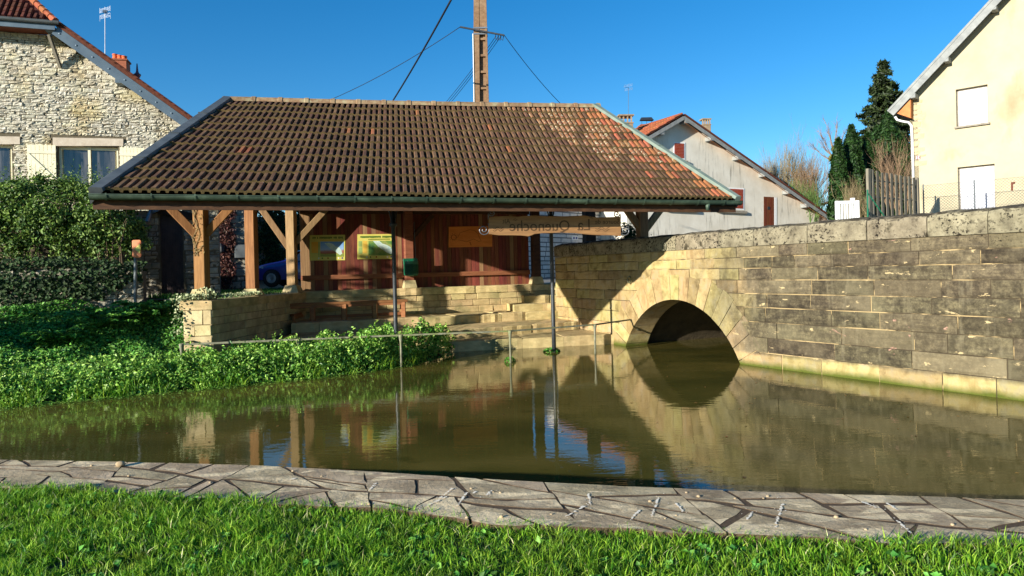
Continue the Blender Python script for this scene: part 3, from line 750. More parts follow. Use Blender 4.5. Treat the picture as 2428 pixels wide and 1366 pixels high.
# ------------------------------------------------------------------ basin steps and walls
basin = empty('basin_steps', (0, 22, -.4), 'sunlit pale limestone steps leading down into the water', 'steps')
def slab_row(pts_front, pts_back, z0, z1, wds, name='step_stone', mat='limestone_step', wob=.02):
    """row of slabs between two plan lines (a..b), from z0 to z1"""
    fa, fb = Vector(pts_front[0]), Vector(pts_front[1]); ba, bb = Vector(pts_back[0]), Vector(pts_back[1]); L = (fb - fa).length; t = 0
    while t < 1 - 1e-4:
        w = random.uniform(*wds) / L; t1 = min(1, t + w)
        if (1 - t1) * L < .5: t1 = 1
        a, b = t + .003 / L, t1 - .006 / L; mb = MB(); nx = 6; vs = []; dz = random.uniform(-.012, .012); df = random.uniform(-.02, .02)
        for i in range(nx + 1):
            q = a + (b - a) * i / nx; f = fa.lerp(fb, q); k = ba.lerp(bb, q); dirn = (k - f).normalized(); e = .02 if i in (0, nx) else 0
            jf = df + random.uniform(-wob, wob); jz = dz + random.uniform(-.008, .008) - e * .5
            f = f + dirn * (jf + e)
            for p, z in ((f, z0), (f - dirn * .0, (z0 + z1) / 2 + random.uniform(-.02, .02)), (f + dirn * .0, z1 - .03 + jz), (f + dirn * .03, z1 + jz), (f.lerp(k, .5), z1 + jz + random.uniform(-.008, .006)), (k, z1 + .01), (k, z0)): vs.append((p.x, p.y, z))
        m = 7; fs = [(i * m + k, (i + 1) * m + k, (i + 1) * m + (k + 1) % m, i * m + (k + 1) % m) for i in range(nx) for k in range(m)] + [tuple(range(m - 1, -1, -1)), tuple(nx * m + k for k in range(m))]
        mb.add(vs, fs).build(name, mat, basin, fixn=True); t = t1
pA0, pA1 = onZ(640, 856, 0), onZ(1432, 817, 0); pA1 = pA1 + (pA1 - pA0).normalized() * .75
pB0, pB1 = onZ(620, 815, .6), onZ(1372, 761, .6)
dB = (pB1 - pB0)
pB1 = onZ(1372, 761, .6)
pC0, pC1 = onZ(690, 768, .9), onZ(1420, 731, .9)
UE = Vector((1, .347)).normalized()
BRD0 = Vector((-7.4, 23.83))                                    # board wall plan line
def brd(x): return Vector((x, 26.4 + .347 * x))
L0, L1 = brd(-7.35) - Vector((0, .42)), brd(1.9) - Vector((0, .42))
slab_row((pA0.xy, pA1.xy), (pB0.xy + Vector((0, .3)), pB1.xy + Vector((.9, .5))), -.4, .31, (.9, 1.7))
slab_row((pB0.xy, pB1.xy), (pC0.xy + Vector((0, .3)), pC1.xy + Vector((0, .3))), .1, .6, (.9, 1.7))
slab_row((pC0.xy, pC1.xy), (L0 + Vector((0, .2)), L1 + Vector((.3, .2))), .4, .9, (.8, 1.5))
# stub stairs up to the street on the right
for (xa, y0, y1, zt) in ((1197, 732, 757, 1.17), (1231, 707, 732, 1.44)):
    a = onV(xa, y0, L0, UE); ff = a.xy - Vector((-.3, .95)) * (1.15 if zt < 1.3 else .6)
    ff = ff + UE * 0; slab_row((ff, ff + UE * (3.2 if zt < 1.3 else 2.6)), (a.xy + Vector((0, .3)), a.xy + UE * 3.0 + Vector((0, .3))), zt - .29, zt, (.8, 1.3))
# ledge wall under the boards
Pl, Nl, Ll = polypath([L0, L1], -1)
backing(Pl, Nl, 0, Ll, lambda s: .3, lambda s: 1.6, 'mortar', basin, 'wall_core', .35, -.01, 12)
masonry(Pl, Nl, 0, Ll, [.7, .9, 1.13, 1.36, 1.585], (.35, .95), 'stone_block', 'limestone_step', basin, out=.015, back=.03, cham=.012, jit=.01, outj=.01)
slab_row((L0 - Vector((-.02, .06)), L1 - Vector((-.02, .06))), (brd(-7.35), brd(1.9) ), 1.59, 1.84, (.9, 2.2), 'ledge_stone')
# left side wall with pier
side = empty('side_wall', (-7.7, 20, -.3), 'warm stone side wall with a square pier at its front under the left posts', 'wall')
c0 = onZ(437, 745, 1.62); 
PW = [Vector((-8.22, 17.35)), Vector((-7.52, 17.35)), Vector((-7.0, 24.0))]
Ps, Ns, Ls = polypath(PW, -1)
# pier front and inner face of the wall
backing(Ps, Ns, 0, Ls, lambda s: -.4, lambda s: 1.6, 'mortar', side, 'wall_core', .5, -.01, 40, cuts=(.7,))
P0_, N0_, L0_ = polypath(PW[:2], -1); P1_, N1_, L1_ = polypath(PW[1:], -1)
masonry(P0_, N0_, 0, L0_, [-.35, .1, .38, .66, .94, 1.22, 1.6], (.7, .71), 'stone_block', 'limestone', side, out=.02, back=.05, cham=.012, jit=.01)
masonry(P1_, N1_, 0, L1_, [-.35, .1, .32, .54, .76, .98, 1.2, 1.4, 1.6], (.35, .9), 'stone_block', 'limestone', side, out=.015, back=.05, cham=.01, jit=.008)
PL, NL, LL = polypath([Vector((-8.22, 24.0)), Vector((-8.22, 17.35))], -1)
backing(PL, NL, 0, LL, lambda s: .2, lambda s: 1.6, 'limestone', side, 'outer_face', .2, 0, 8)
t = 0
for (ya, yb) in ((17.28, 18.1), (18.12, 19.9), (19.92, 21.8), (21.82, 24.0)):
    xa = -7.5 + (ya - 17.35) * .078; xb = -7.5 + (yb - 17.35) * .078
    mb = MB(); mb.prism([(-8.28, ya, 1.6), (xa + .03, ya, 1.6), (xa + .03, ya, 1.82), (-8.28, ya, 1.84)], (xb - xa, yb - ya, 0)); mb.build('capstone', 'limestone_step', side, fixn=True)
# ------------------------------------------------------------------ wash house
def proj(p):
    a, b = p.x / p.y, (HEYE - p.z) / p.y          # a = x'/F ; invert the roll
    X, Y = a * F, b * F
    return CX + X * cr + Y * sr, CY - X * sr + Y * cr
ZG, ZR = 4.05, 7.4
GL, GR = onZ(215, 462, ZG), onZ(1752, 478, ZG)
KL, KR = onZ(532, 243, ZR), onZ(1412, 259, ZR)
BL, BR = V(-6.9, 25.1, 4.75), V(1.7, 27.5, 4.95)
UG = (GR - GL).normalized(); NGb = V(-UG.y, UG.x, 0)           # along the eave / horizontally inwards
wash = empty('wash_house', (-1.5, 21, -.3), 'open timber wash house with a long brown tiled roof beside the water', 'wash house')
EL, ER = GL + NGb * .1 + V(0, 0, .035), GR + NGb * .1 + V(0, 0, .035)
def Srf(l, v):
    A = EL.lerp(KL, v); B = ER.lerp(KR, v); sag = -.03 * math.sin(math.pi * min(max(l, 0), 1)) * math.sin(math.pi * min(v, 1)) - .03 * math.sin(math.pi * min(max(l, 0), 1)) * v
    return A.lerp(B, l) + V(0, 0, sag + .012 * math.sin(l * 23 + v * 5))
mb = MB(); ng, mg = 24, 8; vs = [Srf(i / ng, k / mg) - V(0, 0, .05 + dz) for dz in (0, .06) for i in range(ng + 1) for k in range(mg + 1)]; off = (ng + 1) * (mg + 1)
fs = [(i * (mg + 1) + k + o, (i + 1) * (mg + 1) + k + o, (i + 1) * (mg + 1) + k + 1 + o, i * (mg + 1) + k + 1 + o) for o in (0, off) for i in range(ng) for k in range(mg)]
fs += [(i * (mg + 1), (i + 1) * (mg + 1), (i + 1) * (mg + 1) + off, i * (mg + 1) + off) for i in range(ng)]
roof = mb.add(vs, fs).build('roof', 'dark_wood', wash, fixn=True)
mb = MB(); mb.prism([KL - V(0, 0, .02), KR - V(0, 0, .02), BR, BL], (0, 0, -.06)); mb.build('rear_slope', 'house_tile', roof, fixn=True)
mb = MB(); mb.prism([KR - V(0, 0, .02), GR + NGb * .12, BR], (0, 0, -.06)); mb.build('end_slope', 'house_tile', roof, fixn=True)
dE, dK = ER - EL, KR - KL
def kpar(A, d, px):
    lo, hi = -1.0, 2.0
    for _ in range(40):
        m = (lo + hi) / 2
        if proj(A + d * m)[0] < px: lo = m
        else: hi = m
    return lo
c1, c2 = kpar(EL, dE, 245), kpar(EL, dE, 1700); k1, k2 = kpar(KL, dK, 478), kpar(KL, dK, 1535)
def lam(c, v):
    k = k1 + (k2 - k1) * (c - c1) / (c2 - c1); e, r = (1 - v) * dE.length, v * dK.length
    return (e * c + r * k) / (e + r)
NRW, NCL = 12, 92
nrm = dE.cross(KL - EL).normalized(); nrm = nrm if nrm.z > 0 else -nrm
upS = (KL.lerp(KR, .5) - EL.lerp(ER, .5)).normalized()
PROF = [(0, 0), (.30, .0), (.39, .07), (.46, .084), (.86, .084), (.95, .07), (1.0, 0)]
tiles = []
for j in range(NRW):
    v0, v1 = j / NRW, (j + 1) / NRW + .012
    for i in range(-30, NCL + 31):
        l0 = [lam((i + u) / NCL, v0) for u, _ in PROF]; l1 = [lam((i + u) / NCL, v1) for u, _ in PROF]
        if max(l0) < .006 or min(l0) > .994 or (max(l1) < .004) or (min(l1) > .996): continue
        vs = []; jz = random.uniform(-.006, .006); jt = random.uniform(-.006, .006)
        cl = lambda l: min(max(l, .0), 1)
        va, vb = v0 + .09 / NRW, v0 + .17 / NRW; la_ = [lam((i + u) / NCL, va) for u, _ in PROF]; lb_ = [lam((i + u) / NCL, vb) for u, _ in PROF]
        for (ll, vv, lift, flat_) in ((l0, v0, .05, 1), (la_, va, .045, 1), (lb_, vb, .04, 0), (l1, v1, .0, 0)):
            for q, (u, h) in enumerate(PROF):
                hh_ = (.058 + .32 * h) if flat_ else h
                vs.append(Srf(cl(ll[q]), min(vv, 1)) + nrm * (hh_ + lift + jz + (jt * u)))
        for q, (u, h) in enumerate(PROF): vs.append(Srf(cl(l0[q]), v0) + nrm * (h * .6 + .02))
        m = len(PROF); fs = [(r * m + q, r * m + q + 1, (r + 1) * m + q + 1, (r + 1) * m + q) for r in range(0, 3) for q in range(m - 1)]
        fs2 = [(4 * m + q, 4 * m + q + 1, q + 1, q) for q in range(m - 1)]
        mid = (min(max(l0[0], 0), 1) + min(max(l0[-1], 0), 1)) / 2
        tiles.append((j, mid, vs, fs, fs2))
# nearest courses are single tiles, the rest one part
tiles.sort(key=lambda t: (t[0], t[1])); cnt = 0; rest = {'tile_brown': MB(), 'tile_orange': MB(), 'tile_lichen': MB()}
for (j, mid, vs, fs, fs2) in tiles:
    v = (j + .5) / NRW; d = mid + random.gauss(0, .02)
    m = 'tile_brown'
    if (d > .95 and random.random() < .8) or (d > .88 and random.random() < .3): m = 'tile_orange'
    elif d > .84 - .1 * v and v > .35 and random.random() < .75: m = 'tile_lichen'
    elif random.random() < .008: m = 'tile_orange'
    if cnt < 290:
        mb = MB().add(vs, fs, 0).add(vs, fs2, 1); mb.build('roof_tile', [m, 'tile_lip'], roof); cnt += 1
    else: rest[m].add(vs, fs, 0).add(vs, fs2, 1)
for m, mb in rest.items():
    if mb.v: mb.build('tile_courses', [m, 'tile_lip'], roof, kind='stuff')
# ridge tiles
nr = 15
for i in range(nr):
    a, b = KL + dK * (i / nr - .003), KL + dK * ((i + 1) / nr + .012); mb = MB(); vs = []
    sg = [V(0, 0, -.03 * math.sin(math.pi * (i + t) / nr) + .0) for t in (0, 1)]
    a, b = a + sg[0], b + sg[1]; d = dK.normalized(); sd = V(-d.y, d.x, 0)
    prof = [(-.16, -.05), (-.11, .05), (-.04, .1), (.04, .1), (.11, .05), (.16, -.05)]
    secs = [(a, 1), (a.lerp(b, .86), 1.0), (a.lerp(b, .88), 1.16), (b, 1.16)]
    for p, sc in secs:
        for x, z in prof: vs.append(p + sd * x * sc + V(0, 0, z * sc + .07))
    fs = [(q * 6 + k, q * 6 + k + 1, (q + 1) * 6 + k + 1, (q + 1) * 6 + k) for q in range(3) for k in range(5)] + [(18, 19, 20, 21, 22, 23), (5, 4, 3, 2, 1, 0)]
    mb.add(vs, fs).build('ridge_tile', 'ridge_clay', roof, fixn=True)
# metal edges
def edge_strip(a, b, sidev, wd, name, mat):
    d = (b - a).normalized(); up = d.cross(sidev).normalized(); up = up if up.z > 0 else -up
    mb = MB(); prof = [(-.03, -.22), (-.03, .12), (.0, .14), (wd, .13), (wd + .015, .05)]
    vs = []
    n = 8
    for i in range(n + 1):
        p = a.lerp(b, i / n)
        for x, z in prof: vs.append(p + sidev * x + up * z)
    m = len(prof); mb.add(vs, [(i * m + k, (i + 1) * m + k, (i + 1) * m + k + 1, i * m + k + 1) for i in range(n) for k in range(m - 1)] + [tuple(range(m)), tuple(n * m + k for k in range(m))])
    o = mb.build(name, mat, roof, fixn=True)
    for i in range(1, 4):                                        # folded seams
        p = a.lerp(b, i / 4); q = p + d * .03
        mb = MB(); mb.prism([p + sidev * -.035 + up * .125, p + sidev * wd + up * .14, p + sidev * wd + up * .148, p + sidev * -.035 + up * .15], d * .03); mb.build('seam', mat, o, fixn=True)
edge_strip(GL + V(0, 0, .02), KL + V(0, 0, .05) + UG * .0, UG, .2, 'verge_flashing', 'zinc')
edge_strip(GR + V(0, 0, .02), KR + V(0, 0, .05), -UG, .13, 'hip_flashing', 'hip_zinc')
# gutter with brackets
def gutter_mesh(a, b, r, n=10):
    d = (b - a).normalized(); sd = V(d.y, -d.x, 0); prof = []
    for k in range(n + 1): t = math.pi * k / n; prof.append((r * math.cos(t), -r * math.sin(t)))
    prof = [(r + .012, .012), (r + .012, -.004)] + prof
    prof += [(x * .9, z * .9) for x, z in reversed(prof[2:])]
    vs = [p + sd * x + V(0, 0, z) for p in (a, b) for x, z in prof]; m = len(prof)
    return MB().add(vs, [(k, k + 1, m + k + 1, m + k) for k in range(m - 1)] + [tuple(range(2, n + 3)), tuple(m + k for k in range(2, n + 3))])
gut = gutter_mesh(GL - UG * .02, GR + UG * .05, .1).build('gutter', 'patina', wash, fixn=True)
nb = 19; sdg = V(UG.y, -UG.x, 0)
for i in range(nb):
    c = GL + (GR - GL) * ((i + .35) / nb); mb = MB(); pts = [c + sdg * (.108 * math.cos(t)) + V(0, 0, -.108 * math.sin(t)) for t in np.linspace(-.25, math.pi, 9)]
    vs = [p + UG * s for p in pts for s in (-.014, .014)] + [c + (p - c) * 1.06 + UG * s for p in pts for s in (-.014, .014)]
    n = len(pts); fs = []
    for k in range(n - 1):
        fs += [(2 * n + 2 * k, 2 * n + 2 * k + 1, 2 * n + 2 * k + 3, 2 * n + 2 * k + 2), (2 * k, 2 * n + 2 * k, 2 * n + 2 * k + 2, 2 * k + 2), (2 * k + 1, 2 * k + 3, 2 * n + 2 * k + 3, 2 * n + 2 * k + 1)]
    mb.add(vs, fs).build('gutter_bracket', 'patina', gut, fixn=True)
oc = GL + (GR - GL) * .935
MB().lathe(oc + V(0, 0, -.24), [(.05, 0), (.05, .08), (.075, .17)], 12).build('outlet', 'patina', gut, smooth=True)
MB().bar(GL + NGb * .16 - V(0, 0, .17), GR + NGb * .16 - V(0, 0, .17), .05, .2).build('fascia_board', 'beam_wood', wash)
for i in range(17):
    t = (i + .5) / 17; a = EL.lerp(ER, t) - V(0, 0, .14) + NGb * .05; b = KL.lerp(KR, t) - V(0, 0, .2); MB().bar(a, b, .09, .11).build('rafter', 'dark_wood', wash)
# timber frame
def post(px, D, z0, z1, wd, mat, yaw=0.0, px_y=600):
    a, _ = ray(px, px_y); c = Vector((a * D, D)); ex, ey = V(math.cos(yaw), math.sin(yaw), 0) * wd / 2, V(-math.sin(yaw), math.cos(yaw), 0) * wd / 2
    mb = MB().box(V(c.x, c.y, (z0 + z1) / 2), ex, ey, V(0, 0, (z1 - z0) / 2), 0, .018); return mb.build('post', mat, wash), V(c.x, c.y, 0)
def pad(c, z0, z1, w0, w1, yaw=0):
    mb = MB(); vs = []
    for z, w in ((z0, w0), (z1 - .03, w1 + .01), (z1, w1 - .01)):
        for sx, sy in ((-1, -1), (1, -1), (1, 1), (-1, 1)):
            x, y = sx * w / 2, sy * w / 2; vs.append((c.x + x * math.cos(yaw) - y * math.sin(yaw), c.y + x * math.sin(yaw) + y * math.cos(yaw), z))
    mb.add(vs, [(r * 4 + k, r * 4 + (k + 1) % 4, r * 4 + 4 + (k + 1) % 4, r * 4 + 4 + k) for r in range(2) for k in range(4)] + [(8, 9, 10, 11), (3, 2, 1, 0)])
    mb.build('post_pad', 'limestone', wash, fixn=True)
yw = -.05
p1, b1 = post(478, 17.75, 2.1, 4.95, .29, 'post_wood', yw); pad(b1, 1.83, 2.11, .52, .36, yw)
p2, b2 = post(597, 20.4, 2.03, 4.95, .29, 'post_wood', yw, 600); pad(b2, 1.83, 2.04, .54, .37, yw)
p3, b3 = post(692, 23.3, 2.05, 4.95, .29, 'post_grey', yw, 600); pad(b3, 1.83, 2.07, .56, .38, yw)
def brace(a, b, w=.16, h=.2, mat='post_wood', bev=.012): MB().bar(a, b, w, h, (0, 0, 1), 0, bev).build('brace', mat, wash)
FR = UG
brace(b1 + V(0, -.02, 3.42) - FR * .05, b1 + V(0, -.2, 4.9) - FR * 1.25); brace(b1 + V(0, 0, 3.5) + FR * .1, b1 + V(0, 0, 4.8) + FR * 1.25)
brace(b3 + V(0, 0, 3.25) - FR * .05, b3 + V(0, -.0, 4.9) - FR * 1.1, mat='post_grey'); brace(b3 + V(0, 0, 3.5) + FR * .12, b3 + V(0, 0, 4.85) + FR * 1.35, mat='post_grey')
MB().bar(b1 + V(0, -.6, 4.98), b3 + V(0, .4, 4.98), .18, .22, bev=.01).build('tie_beam', 'post_grey', wash)
gx = lambda y: b1.x + (b3.x - b1.x) * (y - b1.y) / (b3.y - b1.y)
def gz(y): return (KL.z - (KL.y - y) * (KL.z - GL.z) / (KL.y - GL.y) if y < KL.y else KL.z - (y - KL.y) * (KL.z - BL.z) / (BL.y - KL.y)) - .22
yy = 16.0
while yy < 24.4:
    y2 = yy + .19; t0, t1 = gz(yy), gz(y2 - .008)
    if max(t0, t1) > 5.12: MB().prism([(gx(yy), yy, 5.09), (gx(y2), y2 - .008, 5.09), (gx(y2), y2 - .008, max(t1, 5.1)), (gx(yy), yy, max(t0, 5.1))], (.025, 0, 0)).build('gable_board', 'beam_wood', wash, fixn=True)
    yy = y2
# plates along front and back
MB().bar(b1 + V(0, 0, 4.86) - FR * .3, V(*(U(1524, 600, 21.9).xy), 4.86) + FR * .9, .16, .18).build('wall_plate', 'beam_wood', wash)
pr, br = post(1524, 21.9, 1.78, 4.85, .3, 'post_grey', .3); brace(br + V(0, -.03, 3.62) - FR * .1, br + V(0, -.03, 4.8) - FR * 1.0, mat='post_grey'); brace(br + V(0, -.03, 3.55) + FR * .1, br + V(0, -.03, 4.8) + FR * 1.2, mat='post_grey')
# rear wall: boards, posts, rail
BZ0, BZ1 = 1.84, 4.85
bx = -7.25; BD = UE; BN = V(UE.y, -UE.x, 0)                    # towards the water
bw_ = .152; nbd = int(8.45 / bw_)
for i in range(nbd):
    a = brd(bx) + UE * (i * bw_ + .004); b = brd(bx) + UE * ((i + 1) * bw_ - .004); o = random.uniform(-.004, .004); cx = (a + b) / 2
    pxb = proj(V(cx.x, cx.y, 3))[0]
    wt = pxb < 742 or abs(pxb - 945) < 5 or random.random() < .06
    MB().box(V(cx.x, cx.y, (BZ0 + BZ1) / 2) + BN * (.02 + o), V(UE.x, UE.y, 0) * (bw_ / 2 - .004), BN * .012, V(0, 0, (BZ1 - BZ0) / 2), 0, .004).build('board', 'board_weathered' if wt else 'board_red', wash)
a, b = brd(bx), brd(bx) + UE * (nbd * bw_)
MB().prism([(a.x, a.y, BZ0), (b.x, b.y, BZ0), (b.x, b.y, BZ1), (a.x, a.y, BZ1)], (-BN.x * .05, -BN.y * .05, 0)).build('board_backing', 'dark_wood', wash, fixn=True)
z = 2.3; A3, B3 = V(a.x, a.y, z) + BN * .09, V(b.x, b.y, z) + BN * .09
MB().bar(A3, B3, .12, .16, bev=.01).build('back_rail', 'rail_wood', wash)
MB().bar(V(a.x, a.y, 4.6) + BN * .12, V(b.x, b.y, 4.6) + BN * .12, .16, .2).build('rear_plate', 'beam_wood', wash)
def backpost(px, mat='rail_wood', w=.3, padh=True, z1=4.7, off=.28):
    q = onV(px, 640, brd(0) - Vector((0, off)), UE); MB().box(V(q.x, q.y, (2.1 + z1) / 2), V(UE.x, UE.y, 0) * w / 2, BN * w / 2, V(0, 0, (z1 - 2.1) / 2), 0, .015).build('post', mat, wash)
    if padh: pad(V(q.x, q.y, 0), 1.85, 2.12, .46, .36, math.atan2(UE.y, UE.x))
    return V(q.x, q.y, 0)
q1 = backpost(970); q2 = backpost(1271, 'beam_wood')
brace(q1 + V(0, 0, 3.6) + V(UE.x, UE.y, 0) * .1, q1 + V(0, 0, 4.45) + V(UE.x, UE.y, 0) * .9, .14, .16, 'beam_wood')
MB().tube([q1 + V(UE.x, UE.y, 0) * .22 + BN * .1 + V(0, 0, 2.7), q1 + V(UE.x, UE.y, 0) * .2 + BN * .1 + V(0, 0, 4.2)], .012, 6).build('conduit', 'zinc', wash)
q3 = U(1397, 560, 26.6); MB().box(V(q3.x, q3.y, 3.3), V(.19, .06, 0), V(-.06, .19, 0), V(0, 0, 1.6), 0, .01).build('post', 'dark_wood', wash)
# iron columns under the eave
def column(px, D, zb):
    c = V(ray(px, 640)[0] * D, D, 0); r = .055
    o = MB().lathe(c + V(0, 0, zb), [(r * 1.1, 0), (r * 1.05, 1.2), (r, 2.2), (r, 3.62 - zb), (r * 1.9, 3.66 - zb), (r * 1.9, 3.72 - zb), (r * .9, 3.76 - zb), (r * .8, 4.8 - zb)], 14).build('iron_column', 'iron', wash, smooth=True)
    for sg in (-1, 1):
        pts = [c + UG * sg * (.05 + .36 * (1 - math.cos(t))) + V(0, 0, 3.68 + .75 * math.sin(t)) for t in np.linspace(0, math.pi / 2, 9)]
        MB().tube(pts, .02, 6).build('curved_bracket', 'iron', o, smooth=True)
    return c
col1 = column(935, 18.6, -.35); col2 = column(1309, 20.06, -.35)

# ------------------------------------------------------------------ railing
rail = empty('handrail', onZ(1209, 858, 0), 'low weathered iron handrail on thin posts at the water edge', 'railing')
rp_ = [(430, 817), (707, 805), (950, 795), (1209, 785), (1410, 770), (1497, 758)]
ZRL = .82; RP = [onZ(x, y, ZRL) for x, y in rp_]
RP[-1] = onZ(1495, 758, ZRL)
MB().bar(RP[0], RP[1], .05, .045).build('rail_bar', 'rail_iron', rail)
for a, b in zip(RP[1:], RP[2:]): MB().bar(a, b, .05, .04).build('rail_bar', 'rail_iron', rail)
e = onZ(1508, 776, .6); MB().bar(RP[-1], V(RP[-1].x + .22, RP[-1].y + .1, .5), .045, .04).build('rail_bar', 'rail_iron', rail)
e = V(-8.0, 17.36, ZRL); MB().bar(RP[0], e, .05, .045).build('rail_bar', 'rail_iron', rail)
for i, p in enumerate(RP[:5]):
    r = .028; MB().lathe(V(p.x, p.y, -.4), [(r, 0), (r, .95), (r * 1.1, 1.05), (r * 1.9, 1.18), (r * 2, 1.235)], 10).build('rail_post', 'rail_iron', rail, smooth=True)

# ------------------------------------------------------------------ text helper
def text_mesh(body, name, size, origin, ex, ez, out, mat, parent, mirror=True, extr=.003, align='LEFT'):
    c = bpy.data.curves.new(name, 'FONT'); c.body = body; c.size = size; c.extrude = extr; c.resolution_u = 3; c.align_x = align
    t = bpy.data.objects.new(name + '_tmp', c); COL.objects.link(t); dg = bpy.context.evaluated_depsgraph_get(); dg.update()
    me = bpy.data.meshes.new_from_object(t.evaluated_get(dg)); bpy.data.objects.remove(t)
    sg = -1 if mirror else 1
    vs = [origin + ex * (v.co.x * sg) + ez * v.co.y + out * v.co.z for v in me.vertices]
    mb = MB().add(vs, [tuple(p.vertices) for p in me.polygons]); bpy.data.meshes.remove(me)
    return mb.build(name, mat, parent)

# ------------------------------------------------------------------ hanging sign
g0 = onZ(1310, 470, ZG); SP = U(1147, 545, 16.85).xy; SD = (U(1482, 547, 18.05).xy - SP).normalized(); SN = V(SD.y, -SD.x, 0)
def sgn(px, py): return onV(px, py, SP, SD)
sign = empty('hanging_sign', sgn(1315, 557), 'long wavy edged wooden name board hung on chains under the eave', 'sign')
top = [(1158, 516), (1175, 513), (1200, 512), (1225, 514), (1245, 512), (1265, 511), (1300, 513), (1340, 513), (1365, 512), (1385, 511), (1402, 514), (1415, 516), (1440, 515), (1471, 514)]
bot = [(1471, 560), (1445, 558), (1420, 558), (1390, 556), (1365, 553), (1330, 552), (1290, 553), (1266, 555), (1255, 561), (1240, 559), (1215, 558), (1180, 558), (1160, 555)]
poly = [sgn(x, y) for x, y in top + bot]
# board as strips so the wavy outline stays clean
mb = MB(); n = 40; vs = []
for i in range(n + 1):
    x = 1159 + (1471 - 1159) * i / n; yt = np.interp(x, [p[0] for p in top], [p[1] for p in top]); yb = np.interp(x, [p[0] for p in reversed(bot)], [p[1] for p in reversed(bot)])
    a_, b_ = sgn(x, yt), sgn(x, yb); vs += [b_ + SN * .02, b_ + (a_ - b_) * .03 + SN * .026, a_ + (b_ - a_) * .03 + SN * .026, a_ + SN * .02, a_ - SN * .02, b_ - SN * .02]
fs = [(i * 6 + k, (i + 1) * 6 + k, (i + 1) * 6 + (k + 1) % 6, i * 6 + (k + 1) % 6) for i in range(n) for k in range(6)] + [(0, 1, 2, 3, 4, 5), tuple(n * 6 + k for k in range(5, -1, -1))]
board = mb.add(vs, fs).build('sign_board', 'sign_wood', sign, fixn=True)
EX, EZ = V(SD.x, SD.y, 0), V(0, 0, 1)
def ptxt(body, px, py, hpx): 
    o = sgn(px, py); text_mesh(body, 'lettering', hpx * o.y / F / .7, o + SN * .0285, EX, EZ, SN, 'sign_carving', board)
ptxt('La', 1451 - 0 - 0 + -51, 546, 27); ptxt('Quenoche', 1351, 547, 25); ptxt('Source de', 1468, 531, 11); ptxt('Alt', 1209, 530, 11)
for k, (xa, xb) in enumerate(((1410, 1444), (1168, 1193))):
    for dy in (0, 5):
        pts = [sgn(xa + (xb - xa) * t, 541 + dy + 2.6 * math.sin(t * 11)) + SN * .028 for t in np.linspace(0, 1, 18)]; MB().tube(pts, .006, 5).build('carved_wave', 'sign_carving', board)
for a_, b_ in (((1401, 519), (1396, 513)), ((1405, 519), (1400, 514)), ((1216, 522), (1222, 518)), ((1220, 524), (1226, 520))):
    MB().tube([sgn(*a_) + SN * .028, sgn(*b_) + SN * .028], .006, 5).build('carved_mark', 'sign_carving', board)
def scroll(cx, cy, r0, turns, sx, tail):
    pts = []
    for t in np.linspace(0, 1, 40):
        r = r0 * (1 - .82 * t); th = math.pi * .0 + turns * 2 * math.pi * t; pts.append(sgn(cx + sx * r * math.cos(th), cy + r * math.sin(th)))
    MB().tube([sgn(*q) for q in tail] + pts, .014, 6).build('iron_scroll', 'steel', sign, smooth=True)
scroll(1147, 545, 13, 1.6, 1, [(1158, 530), (1160, 540)]); scroll(1482, 547, 12, 1.6, -1, [(1471, 532), (1470, 541)])
scroll(1166, 505, 8, 1.4, -1, [(1158, 520), (1158, 512)]); scroll(1462, 507, 8, 1.4, 1, [(1471, 520), (1471, 512)])
for px in (1163, 1465):
    a_, b_ = sgn(px, 505), sgn(px, 484); n = 7
    for i in range(n):
        c = a_.lerp(b_, (i + .5) / n); ax = EX if i % 2 else SN; hl = (a_ - b_).length / n * .62
        MB().tube([c + ax * .022 * math.cos(t) + V(0, 0, hl * math.sin(t)) for t in np.linspace(0, 2 * math.pi, 9)], .007, 5).build('chain_link', 'iron', sign, smooth=True)

